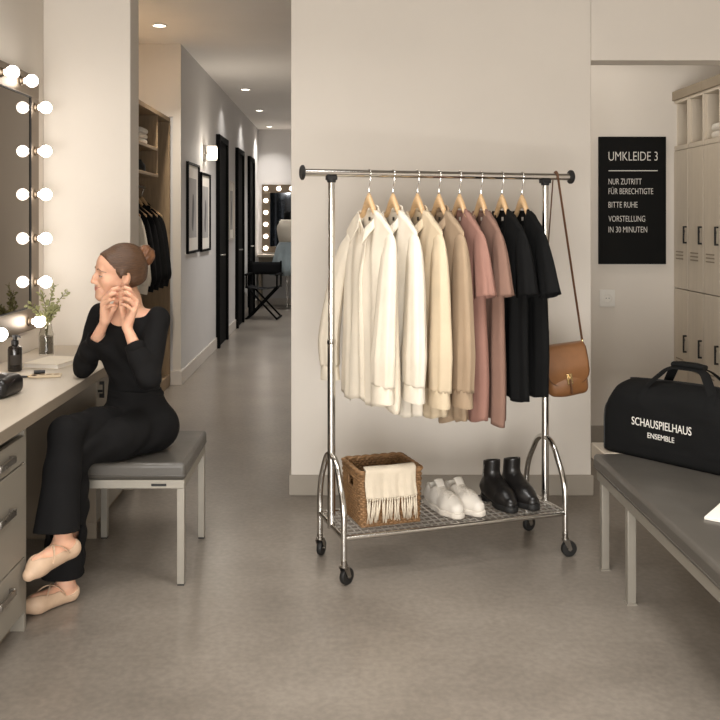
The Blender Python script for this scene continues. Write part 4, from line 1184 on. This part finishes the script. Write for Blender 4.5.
# ---------------------------------------------------------------- black holdall
def holdall():
    L, Dp, Hh = .64, .27, .31
    dirx = Vector((.334, -.40, 0)).normalized(); ang = math.atan2(dirx.y, dirx.x)
    c = Vector((1.128, 3.862, BZ)) + dirx*(L/2) + Vector((-dirx.y, dirx.x, 0))*(Dp/2)
    t = thing('holdall_bag', 'black canvas holdall with white lettering on the bench', 'bag', c, ang)
    h = L/2; d = Dp/2
    def sect(x, sc=1.0):
        """cross-section y,z of the bag body"""
        e = abs(x)/h; top = Hh*(1 - .03*e**4 - .14*max(0, (e-.80)/.20)**2.2) + .004*math.sin(9*x+1)
        out = []
        prof = [(-d*.90, 0), (-d*.985, .014), (-d, .045), (-d*1.0, .12), (-d*.985, .20), (-d*.90, .255), (-d*.62, .29), (-d*.3, .305), (0, .309)]
        prof = prof + [(-a, b) for a, b in reversed(prof[:-1])]
        return [(x, a*sc, .0 + b*top/.31*(sc if b > .15 else 1) + (0 if b > .15 else (1-sc)*.01)) for a, b in prof]
    def spline(pr, n=6):
        out = []
        m = len(pr)
        for i in range(m - 1):
            p0 = Vector(pr[max(i-1, 0)]); p1 = Vector(pr[i]); p2 = Vector(pr[i+1]); p3 = Vector(pr[min(i+2, m-1)])
            for k in range(n):
                u = k/n
                out.append(.5*((2*p1) + (p2-p0)*u + (2*p0-5*p1+4*p2-p3)*u*u + (3*p1-p0-3*p2+p3)*u**3))
        out.append(Vector(pr[-1])); return out
    rings = []
    xs = [-h, -h+.004, -h+.012] + [-h + .03 + (L-.06)*k/30 for k in range(31)] + [h-.012, h-.004, h]
    for x in xs:
        e = h - abs(x)
        sc = .90 + .10*min(1, (e/.03))**.5
        r = spline(sect(x, sc))
        # cloth creases
        r = [Vector((p.x, p.y + (.004*math.sin(22*p.x + 9*p.z) * min(1, e/.1) * (1 if p.z > .06 else 0) * (0 if (p.y < 0 and .07 < p.z < .2) else 1)), p.z)) for p in r]
        rings.append(r)
    MB().rings(rings).build('body', 'nylon', t, 0, 0, 0, 50)
    zp = MB().tube([(x, 0, sect(x)[8][2] + .001) for x in [(-h+.05) + (2*h-.1)*k/20 for k in range(21)]], .0055, 8, flat=(1, 1)); zp.build('zip', 'rubber', t)
    for sgn in (-1, 1):
        pp = [Vector((-h+.002, sgn*d*.86, .004))]
        e = [(-h-.001, p.y, max(p.z, .0055)) for p in spline(sect(-h, .90))]
        MB().tube([(sgn*(h+.001), y, z) for (_, y, z) in e], .004, 6).build('end_piping', 'rubber', t)
    for sgn in (-1, 1):
        y = sgn*d
        # webbing sewn down the face, then up as the carrying handle
        pts = []
        for x, s_ in ((-.125, 1), (.125, -1)):
            pass
        top = fillet([(-.145, y*.62, .292), (-.125, y*.50, .318), (-.075, y*.16, .378), (.075, y*.16, .378), (.125, y*.50, .318), (.145, y*.62, .292)], .035, 6)
        MB().tube(top, .019, 8, flat=(.16, 1), up=(0, .3*sgn, 1)).build('handle', 'nylon', t, 0, 0, 0, 60)
        for x in (-.147, .147):
            sg = [p for p in spline(sect(x)) if p.y*sgn > 0 and p.z > .215]
            sg.sort(key=lambda p: p.z)
            MB().tube([Vector((x, p.y + sgn*.003, p.z + .002)) for p in sg if p.y*sgn > d*.55], .019, 8, flat=(.12, 1), up=(0, sgn, .4)).build('handle_tab', 'nylon', t, 0, 0, 0, 60)
    MB().tube([(-.07, 0, .386), (-.03, 0, .389), (.03, 0, .389), (.07, 0, .386)], [.02, .024, .024, .02], 12, flat=(.6, 1.1), up=(0, 0, 1)).build('handle_wrap', 'nylon', t)
    MB().box(-h-.012, -h+.002, -.03, .03, .20, .235).build('end_tab', 'rubber', t, .004)
    MB().tube(fillet([(-h-.012, -.022, .226), (-h-.022, -.022, .20), (-h-.022, .022, .20), (-h-.012, .022, .226)], .008), .0035, 8).build('strap_ring', 'steel', t)
    for body, size, z, w in (('SCHAUSPIELHAUS', .047, .137, .264), ('ENSEMBLE', .031, .094, .118)):
        text('bag_lettering', body, size, 'letter', t, (-.046, -d - .0042, z), w, align='CENTER')
holdall()
# ================================================================ the seated woman
def V3(*a): return np.array(a, float)
PO = V3(-.86, 3.80, 0)
BL = V3(.92, -.39, 0); BL /= np.linalg.norm(BL)          # her left
BF = V3(-.39, -.92, 0); BF /= np.linalg.norm(BF)         # the way her chest faces
BU = V3(0, 0, 1); BR = [BL, BF, BU]
pelvis = P(140, 426, 3.80)
hipR, hipL = pelvis - BL*.085 + V3(0, 0, .0), pelvis + BL*.085
kneeR, ankR = P(66, 433, 3.42), P(63, 541, 3.27)
kneeL, ankL = P(73, 452, 3.46), P(66, 584, 3.42)
waist, ribs, chest = P(135, 391, 3.82), P(131, 352, 3.83), P(130, 326, 3.84)
shL, shR = P(157, 321, 3.80), P(101, 317, 3.92)
elbL, wrL = P(148, 379, 3.60), P(127, 327, 3.67)
elbR, wrR = P(84, 366, 3.85), P(105, 321, 3.73)
neck0 = P(132, 314, 3.865)

# head axes
hf = V3(-.86, -.50, .02); hf /= np.linalg.norm(hf)
hu = V3(.0, -.15, 1.0); hu -= hf*(hu@hf); hu /= np.linalg.norm(hu)
hl = np.cross(hu, hf); HR = [hf, hl, hu]
HS = 1.0
hc = V3(-.934, 3.800, 1.221)
def H(x, y, z): return hc + HS*(hf*x + hl*y + hu*z)

def torso(F, d, k=.05):
    F.ell(pelvis + V3(0, 0, .01), (.158+d, .118+d, .115+d), BR, k)
    F.ell(waist, (.112+d, .090+d, .135+d), BR, k)
    F.ell(ribs, (.136+d, .100+d, .150+d), BR, k)
    F.ell(chest + V3(0, 0, .0), (.140+d, .088+d, .085+d), BR, k)
    for s_ in (-1, 1): F.ell(ribs + BL*.066*s_ + BF*.066 + V3(0, 0, .03), (.056+d, .050+d, .054+d), BR, .035)
    for sh in (shL, shR): F.cone(chest + (sh-chest)*.35 + V3(0, 0, .01), sh, .058+d, .050+d, .04)
    for sh in (shL, shR): F.cone(neck0 + V3(0, 0, -.012), sh + V3(0, 0, .015), .034+d, .034+d, .035)
def arms(F, d, full=True, k=.02, endcut=1.):
    for sh, el, wr in ((shL, elbL, wrL), (shR, elbR, wrR)):
        F.cone(sh, el, .047+d, .038+d, k)
        mid = el + (wr-el)*.35
        F.cone(el, mid, .038+d, .037+d, k); F.cone(mid, el + (wr-el)*endcut, .037+d, (.037 + (.024-.037)*(endcut-.35)/.65)+d, k)
# ---- body
lo = V3(-1.30, 3.02, -.01); hi = V3(-.62, 4.08, 1.40)
F = Field(lo, hi, .0032)
D = -.012
torso(F, D); arms(F, -.006)
for hp, kn, an in ((hipR, kneeR, ankR), (hipL, kneeL, ankL)):
    F.chain([hp, kn], [.068, .046], .03); F.chain([kn, kn + (an-kn)*.35, an], [.044, .044, .030], .02)
# feet
footR = dict(heel=P(71, 549, 3.285), ank=ankR, ball=P(38, 566, 3.16), toe=P(29, 575, 3.125))
footL = dict(heel=P(70, 593, 3.43), ank=ankL, ball=P(38, 603, 3.325), toe=P(17, 609, 3.265))
for fd in (footR, footL):
    fd['heel'][2] = max(fd['heel'][2], .030); fd['ball'][2] = max(fd['ball'][2], .026); fd['toe'][2] = max(fd['toe'][2], .020)
def foot(F, fd, d, k=.02):
    F.chain([fd['heel'], fd['ball'], fd['toe']], [.029+d, .033+d, .019+d], k)
    F.cone(fd['heel'] + V3(0, 0, .006), fd['ank'], .030+d, .031+d, k)
    F.cone(fd['ank'] + (fd['ball']-fd['ank'])*.1 - V3(0, 0, .008), fd['ball'], .030+d, .027+d, k)
foot(F, footR, -.002); foot(F, footL, -.002)
# neck and head
F.chain([neck0 - V3(0, 0, .02), neck0 + (H(-.022, 0, -.05)-neck0)*.5, H(-.022, 0, -.04)], [.056, .050, .050], .03)
F.cone(neck0 + BF*.03 - V3(0, 0, .03), H(.0, .04, -.05), .018, .016, .03)
F.ell(H(-.018, 0, .046), HS*V3(.097, .075, .083), HR, .02)
F.ell(H(.030, 0, -.022), HS*V3(.062, .058, .085), HR, .025)
F.ell(H(.040, 0, .046), HS*V3(.054, .060, .050), HR, .02)
for s_ in (-1, 1):
    F.cone(H(-.002, .053*s_, -.050), H(.058, .018*s_, -.092), .017*HS, .016*HS, .03)
    F.ell(H(.052, .038*s_, -.022), HS*V3(.030, .024, .024), HR, .02)
F.ell(H(.072, 0, -.093), HS*V3(.022, .024, .019), HR, .018)
F.ell(H(.073, 0, -.058), HS*V3(.021, .030, .024), HR, .018)
F.cone(H(.083, -.032, .021), H(.083, .032, .021), .0085*HS, .0085*HS, .02)
for s_ in (-1, 1):
    F.ell(H(.098, .032*s_, .002), HS*V3(.015, .020, .012), HR, .014, 'sub')
    F.ell(H(.0745, .0315*s_, .000), HS*V3(.0160, .0165, .0150), HR, .004)
F.chain([H(.090, 0, .012), H(.101, 0, -.012), H(.1075, 0, -.030)], [.0070*HS, .0080*HS, .0098*HS], .010)
for s_ in (-1, 1): F.ell(H(.096, .0115*s_, -.0345), HS*V3(.011, .0075, .0070), HR, .006)
for s_ in (-1, 1): F.cone(H(.088, .028*s_, -.040), H(.074, .036*s_, -.060), .003, .003, .012, 'sub')
# ears
for s_ in (-1, 1):
    ex = [hf*.96 + hl*.28*s_, hl*s_ - hf*.28*s_*s_, hu]
    ea = [hf*.90 + hl*.30*s_, hl*s_*.95 - hf*.30, hu]
    F.ell(H(-.010, .0775*s_, -.004), HS*V3(.0195, .0075, .033), ea, .005)
    F.ell(H(-.004, .0855*s_, .001), HS*V3(.0105, .0060, .0195), ea, .003, 'sub')
    F.ell(H(-.001, .0740*s_, -.032), HS*V3(.009, .0070, .010), HR, .004)
# hands
HANDS = [
    dict(w=wrL, k=[P(134, 297, 3.692), P(136.5, 301, 3.676), P(136, 306, 3.664), P(133.5, 311, 3.656)],
         p=[P(129.5, 289.5, 3.668), P(130, 294.5, 3.650), P(129, 300, 3.644), P(127.5, 306, 3.645)],
         d=[P(125.3, 287.3, 3.680), P(125.3, 292.5, 3.664), P(124.4, 298.3, 3.662), P(123.4, 304.5, 3.660)],
         t=[P(122.4, 288.6, 3.695), P(121.6, 293.4, 3.682), P(121.4, 299.3, 3.68), P(121, 305, 3.676)],
         th=[P(124.5, 319, 3.69), P(121.8, 308, 3.715), P(121.5, 299, 3.715), P(122.4, 292, 3.71)]),
    dict(w=wrR, k=[P(107, 296, 3.712), P(104, 299.5, 3.706), P(103, 304.5, 3.708), P(103.5, 309.5, 3.716)],
         p=[P(113, 289.5, 3.688), P(110.5, 294.5, 3.680), P(109.5, 300, 3.682), P(110, 305.5, 3.69)],
         d=[P(117.5, 288, 3.698), P(115.2, 293.2, 3.692), P(114, 299, 3.695), P(113.8, 305, 3.70)],
         t=[P(120.8, 289.3, 3.708), P(118.8, 294.2, 3.706), P(117.4, 300.2, 3.708), P(116.6, 306, 3.710)],
         th=[P(109, 315, 3.735), P(114, 308, 3.745), P(117, 300, 3.735), P(119.8, 293.5, 3.724)])]
for h in HANDS:
    n = np.cross(h['k'][3]-h['w'], h['k'][0]-h['w']); n /= np.linalg.norm(n)
    for i in range(4):
        F.cone(h['w'] + (h['k'][i]-h['w'])*.12, h['k'][i], .0165, .0120, .008)
    F.cone(h['w'], h['th'][0], .019, .015, .01)
    for i in range(4):
        r = (.0095, .0098, .0092, .0080)[i]
        F.chain([h['k'][i], h['p'][i], h['d'][i], h['t'][i]], [r*1.08, r*.93, r*.82, r*.70], .0022)
    F.chain(h['th'], [.0145, .0115, .0098, .0082], .004)
F.rbox((-.853, 3.845, .395), (.243, .285, .095), .014, k=.004, op='sub')
FB = F
person = F.build('person', 'skin', None, PO)
person.location = PO
tag(person, 'seated woman in black top and trousers fastening an earring with both hands', 'person')

# ---- long-sleeved top
CUFFS = []
F = Field(V3(-1.28, 3.44, .60), V3(-.60, 4.08, 1.16), .0038)
FA = Field(V3(-1.28, 3.44, .60), V3(-.60, 4.08, 1.16), .0038)
torso(F, .0); arms(FA, .007, endcut=.62)
for el, wr in ((elbL, wrL), (elbR, wrR)):
    c = el + (wr-el)*.60; FA.cone(el + (wr-el)*.575, el + (wr-el)*1.2, .0335, .0335, .002, 'sub')
    # cut the end square
    a = (wr-el)/np.linalg.norm(wr-el)
    FA.cone(el + (wr-el)*.60 + a*.055, el + (wr-el)*.60 + a*.12, .055, .055, .002, 'sub')
for el, wr in ((elbL, wrL), (elbR, wrR)):
    a = (wr-el)/np.linalg.norm(wr-el); c = el + (wr-el)*.60 + a*.007; u1 = np.cross(a, V3(0, 0, 1)); u1 /= np.linalg.norm(u1); u2 = np.cross(a, u1)
    CUFFS.append([[Vector(c + a*da + (u1*math.cos(q) + u2*math.sin(q))*rr - PO) for q in [2*PI*k/32 for k in range(32)]]
                  for da, rr in ((-.030, .0372), (-.028, .0400), (-.010, .0402), (.006, .0392), (.009, .0375), (.006, .0355), (-.030, .0372))])
# scooped neckline
nk = neck0 + BF*.035
F.ell(nk + V3(0, 0, .026) + BL*.008, (.116, .080, .068), BR, .006, 'sub')
F.ell(nk + BF*.05 + V3(0, 0, .014), (.064, .070, .056), BR, .02, 'sub')
F.half(pelvis + V3(0, 0, .075), (0, 0, -1), .003)
F.D = smin(F.D, FA.D, .014)
def wr_top(x, y, z):
    q = (x+.86)*BL[0] + (y-3.82)*BL[1]
    f = .0035*np.sin(70*z + 22*q)*np.exp(-((z-.74)/.09)**2) + .0022*np.sin(45*(x-y) + 60*z)
    return f
F.warp(wr_top)
top_ = F.build('top', 'top', person, PO)
for c in CUFFS: MB().rings(c, True, False, False).build('cuff', 'top', top_, angle=80)

# ---- wide trousers
def sag(p, q, s): return p + (q-p)*s
hemR = P(57, 531, 3.285); hemL = ankL + V3(-.010, .0, .035)
FS = []
for hp, kn, an, hem in ((hipR, kneeR, ankR, hemR), (hipL, kneeL, ankL, hemL)):
    F = Field(V3(-1.28, 3.10, .02), V3(-.62, 4.06, .74), .0045)
    F.ell(pelvis + V3(0, 0, .01), (.164, .125, .122), BR, .05)
    F.ell(waist + V3(0, 0, -.02), (.119, .097, .125), BR, .05)
    F.half(P(136, 388, 3.82), (0, 0, 1), .004)
    F.chain([hp, sag(hp, kn, .5), kn], [.088, .078, .062], .035)
    F.chain([kn, sag(kn, hem, .4), hem + (hem-kn)*.06], [.062, .066, .082], .025)
    FS.append(F)
F = FS[0]; F.D = smin(FS[0].D, FS[1].D, .005)
def wr_tr(x, y, z):
    low = np.clip((.55-z)*4, 0, 1)
    f = .0045*np.sin(55*(x*.8 - y*.6) + 10*z)*low
    d1 = (x-kneeR[0])*.3 + (y-kneeR[1])*.95
    f += .0040*np.sin(75*z - 38*d1)*np.exp(-((d1-.07)/.07)**2)
    q = (x-pelvis[0])*BF[0] + (y-pelvis[1])*BF[1]; w = (x-pelvis[0])*BL[0] + (y-pelvis[1])*BL[1]
    f += .0045*np.sin(70*q + 40*z + 20*w)*np.exp(-((q-.12)/.07)**2)*(z > .50)
    return f
F.warp(wr_tr)
for kn, hem in ((kneeR, hemR), (kneeL, hemL)):
    a = (hem-kn)/np.linalg.norm(hem-kn)
    F.cone(hem + a*.068, hem + a*.14, .10, .10, .003, 'sub') if False else None
    F.cone(hem - a*.16, hem + a*.16, .060, .074, .004, 'sub')
    b_ = V3(0, 0, -1)*.6 + a*.4; b_ /= np.linalg.norm(b_)
    sl, X = F._sub(hem - .16, hem + .16)
    dd = (X[0]-hem[0])*b_[0] + (X[1]-hem[1])*b_[1] + (X[2]-hem[2])*b_[2]
    r = np.sqrt((X[0]-hem[0])**2 + (X[1]-hem[1])**2 + (X[2]-hem[2])**2) - .135
    F.D[sl] = np.maximum(F.D[sl], -np.maximum(-dd, r))
F.rbox((-.853, 3.845, .394), (.243, .285, .0945), .014, k=.004, op='sub')
F.build('trousers', 'trouser', person, PO)
# waistband and button
mb = MB(); wc = P(136, 392, 3.82); ring = []
for k in range(48):
    q = 2*PI*k/48; ring.append(wc + BL*(.1195*math.cos(q)) + BF*(.0965*math.sin(q)) - PO + V3(0, 0, -.008))
mb.tube([Vector(p) for p in ring], .0115, 8, closed=True, flat=(1.0, .35)); mb.build('waistband', 'trouser', person)

# ---- hair
F = Field(hc - .19, hc + V3(.19, .19, .20), .003)
F.ell(H(-.022, 0, .046), HS*V3(.0985, .0800, .0885), HR, .01)
F.ell(H(.038, 0, .050), HS*V3(.0600, .0650, .0540), HR, .012)
F.ell(H(-.062, 0, -.010), HS*V3(.055, .066, .062), HR, .03)
F.cone(H(.005, -.066, .012), H(.005, .066, .012), .020*HS, .020*HS, .02)
# hairline: keep the face free
F.half(H(.077, 0, .078), hf*.80 + hu*-.60, .008)
F.ell(H(.112, 0, -.026), HS*V3(.070, .085, .102), HR, .012, 'sub')
for s_ in (-1, 1): F.ell(H(-.003, .088*s_, -.024), HS*V3(.024, .034, .034), HR, .006, 'sub')
F.half(H(-.03, 0, -.062), -hu*.9 - hf*.45, .01)
def strands(x, y, z):
    p = np.stack([x, y, z], 1) - hc
    a, b, c = p@hf, p@hl, p@hu
    th = np.arctan2(b, c - .02)
    return .0006*np.sin(60*th + 30*a) + .0005*np.sin(121*th + 40*a)
F.warp(strands)
hair = F.build('hair', 'hair', person, PO)
F = Field(hc - .26, hc + V3(.26, .26, .26), .003)
bc_ = H(-.108, .004, .082)
F.ell(bc_, HS*V3(.040, .044, .043), HR, .01)
F.ell(H(-.085, .002, .070), HS*V3(.024, .034, .032), HR, .012)
def coil(x, y, z):
    p = np.stack([x, y, z], 1) - bc_
    a, b, c = p@hf, p@hl, p@hu
    th = np.arctan2(c, b); r = np.sqrt(b*b + c*c)
    return .0028*np.sin(2*th + 190*r + 60*a) + .0010*np.sin(9*th + 300*a)
F.warp(coil)
F.build('hair_bun', 'bunhair', hair, PO)
# ---- face details
def loc(p): return Vector(p - PO)
def face(y, z, off=0., tilt=.0):
    return Vector(FB.hit(H(.150, y, z), -hf, off) - PO)
for s_ in (-1, 1):
    def lidline(u, v): return (.0195 + .0265*u)*s_, -.0030 + (.0042*v - .0036*(1-v))*math.sin(PI*(.04+.92*u))**.8 + .0012*u
    eo = MB().grid(lambda u, v: face(*lidline(u, v), .0005), 15, 5).build('eyeball', 'eyewhite', person, 0, 0, 0, 180)
    def ir(u, v):
        q = 2*PI*u; y, z = .0315*s_ + .0044*v*math.cos(q), -.0036 + .0034*v*math.sin(q); return face(y, z, .0010)
    MB().grid(ir, 17, 3).build('iris', 'iris', eo, 0, 0, 0, 180)
    MB().tube([face(*lidline(k/12, 1.), .0012) for k in range(13)], [.0010 + .0008*(k/12) for k in range(13)], 6).tube([face(*lidline(k/12, 0.), .0004) for k in range(5, 13)], .0005, 6).build('lashes', 'brow', person)
    MB().tube([face(*(lambda y, z: (y, z + .0062))(*lidline(k/12, 1.)), .0002) for k in range(13)], .0007, 6).build('eyelid_crease', 'skinfold', person)
    MB().tube([face((.015 + .034*u)*s_, .0222 + .0062*math.sin(PI*min(1, .12 + u*.95)) - .005*u*u, .0001) for u in [k/14 for k in range(15)]],
              [.0024 - .0014*k/14 for k in range(15)], 8).build('eyebrow', 'brow', person)
def lip(z0, z1, name):
    def fn(u, v):
        x = 2*u - 1; a = max(0, 1 - x*x)
        zc = -.0605 + .0118*x*x + (.0015*math.exp(-(x/.25)**2) if z1 > z0 and v > .9 else 0)
        return face(.0235*x, zc + (z0 + (z1-z0)*v)*a**.8, .0006 + .0016*math.sin(PI*v)*a)
    return MB().grid(fn, 19, 6).build(name, 'lips', person, 0, 0, .0006, 180)
lip(.0002, .0068, 'upper_lip'); lip(-.0080, -.0002, 'lower_lip')
MB().tube([face(.0262*(k/8-1), -.0603 + .0125*(k/8-1)**2, .0005) for k in range(17)], .0007, 6).build('mouth_line', 'iris', person)
MB().sphere(tuple(H(-.002, .079, -.040) - PO), .0042, 12).build('earring', 'brass', person)

# ---- ballet shoes
def shoe(fd, name, cut):
    lo = np.minimum(np.minimum(fd['heel'], fd['toe']), fd['ank']) - .07; hi = np.maximum(np.maximum(fd['heel'], fd['toe']), fd['ank']) + .07
    F = Field(lo, hi, .003)
    F.chain([fd['heel'], fd['ball'], fd['toe']], [.031, .035, .022], .02)
    F.cone(fd['heel'] + V3(0, 0, .006), fd['heel'] + (fd['ank']-fd['heel'])*.55, .032, .033, .02)
    F.cone(fd['ank'] + (fd['ball']-fd['ank'])*.35 - V3(0, 0, .008), fd['ball'], .031, .029, .02)
    ax = fd['toe'] - fd['heel']; L = np.linalg.norm(ax); ax = ax/L
    up = V3(0, 0, 1) - ax*ax[2]; up /= np.linalg.norm(up); sd = np.cross(up, ax)
    c = fd['heel'] + ax*L*.40 + up*.046
    F.ell(c, (.092, .029, .042), [ax, sd, up], .005, 'sub')
    F.cone(fd['ank'] + (fd['ank']-fd['heel'])*.15, fd['ank'] + V3(0, 0, .06), .05, .06, .004, 'sub')
    if fd is footL: F.half((0, 0, .002), (0, 0, -1), .002)
    o = F.build(name, 'ballet', person, PO)
    if cut:
        # crossed elastic straps over the instep
        for sg in (-1, 1):
            pts = []
            for k in range(15):
                u = k/14; p = fd['heel'] + ax*L*(.18 + .42*u) + sd*sg*(.0355*math.cos(PI*u)) + up*(.010 + (.040 - .006*u)*math.sin(PI*u))
                pts.append(Vector(p + up*.004*math.sin(PI*u) - PO))
            MB().tube(pts, .0042, 8, flat=(1, .4), up=tuple(sd)).build('strap', 'ballet', o)
    return o
shoe(footR, 'ballet_shoe', True); shoe(footL, 'ballet_shoe', True)
# ================================================================ camera
cam = bpy.data.cameras.new('camera'); co = bpy.data.objects.new('camera', cam); COL.objects.link(co)
co.location = (0, 0, CAM_H); co.rotation_euler = (PI/2, 0, 0)
cam.sensor_width = 36; cam.sensor_height = 36; cam.lens = 36*FPX/720
cam.shift_x = (360 - VPX)/720; cam.shift_y = -(360 - VPY)/720
cam.clip_start = .05; cam.clip_end = 60
SC.camera = co
# ================================================================ unseen area lights added for fill under the room and hall ceilings
def panel(x, y, sx_, sy_, e, col=(1, .88, .75), spread=PI):  # adds an unseen fill light, no ceiling panel there
    l = bpy.data.lights.new('ceiling_fill_light', 'AREA'); l.shape = 'RECTANGLE'; l.size = sx_; l.size_y = sy_; l.energy = e; l.color = col; l.spread = spread
    o = bpy.data.objects.new('ceiling_fill_light', l); COL.objects.link(o); o.location = (x, y, CZ - .02)
WARM = (1, .975, .94)
panel(-.85, 3.2, .6, .6, 20, WARM, 2.5)
panel(.50, 2.6, .7, .7, 23, WARM, 1.75)
panel(-.5, .9, .8, .8, 24, WARM, 2.5)
panel(1.50, 1.7, .8, .8, 11, WARM, 1.8)
panel(1.22, 5.3, .3, .5, 7, WARM)  # fill added to brighten the lockers in the niche
panel(-.45, 9.5, .35, 1.6, 23, (1, .98, .96), 1.7)  # softbox fill added along the hall, no fitting there
panel(-.40, 12.8, .3, 1.6, 22, (1, .98, .96), 1.7)
panel(-1.7, 6.3, .3, .8, 16, (1, .95, .88))
# front fill light set in the added window behind the camera
l = bpy.data.lights.new('added_window_fill', 'AREA'); l.shape = 'RECTANGLE'; l.size = 2.8; l.size_y = 1.6; l.energy = 275; l.color = (1, .98, .955)
o = bpy.data.objects.new('added_window_fill', l); COL.objects.link(o); o.location = (-.15, -1.58, .86); o.rotation_euler = (PI/2, 0, 0)
w = bpy.data.worlds.new('room_air'); SC.world = w; w.use_nodes = True
w.node_tree.nodes['Background'].inputs['Color'].default_value = (1, .9, .8, 1)
w.node_tree.nodes['Background'].inputs['Strength'].default_value = .05
SC.view_settings.view_transform = 'Standard'; SC.view_settings.look = 'None'
SC.view_settings.gamma = 1; SC.view_settings.use_curve_mapping = False
SC.view_settings.exposure = -.2
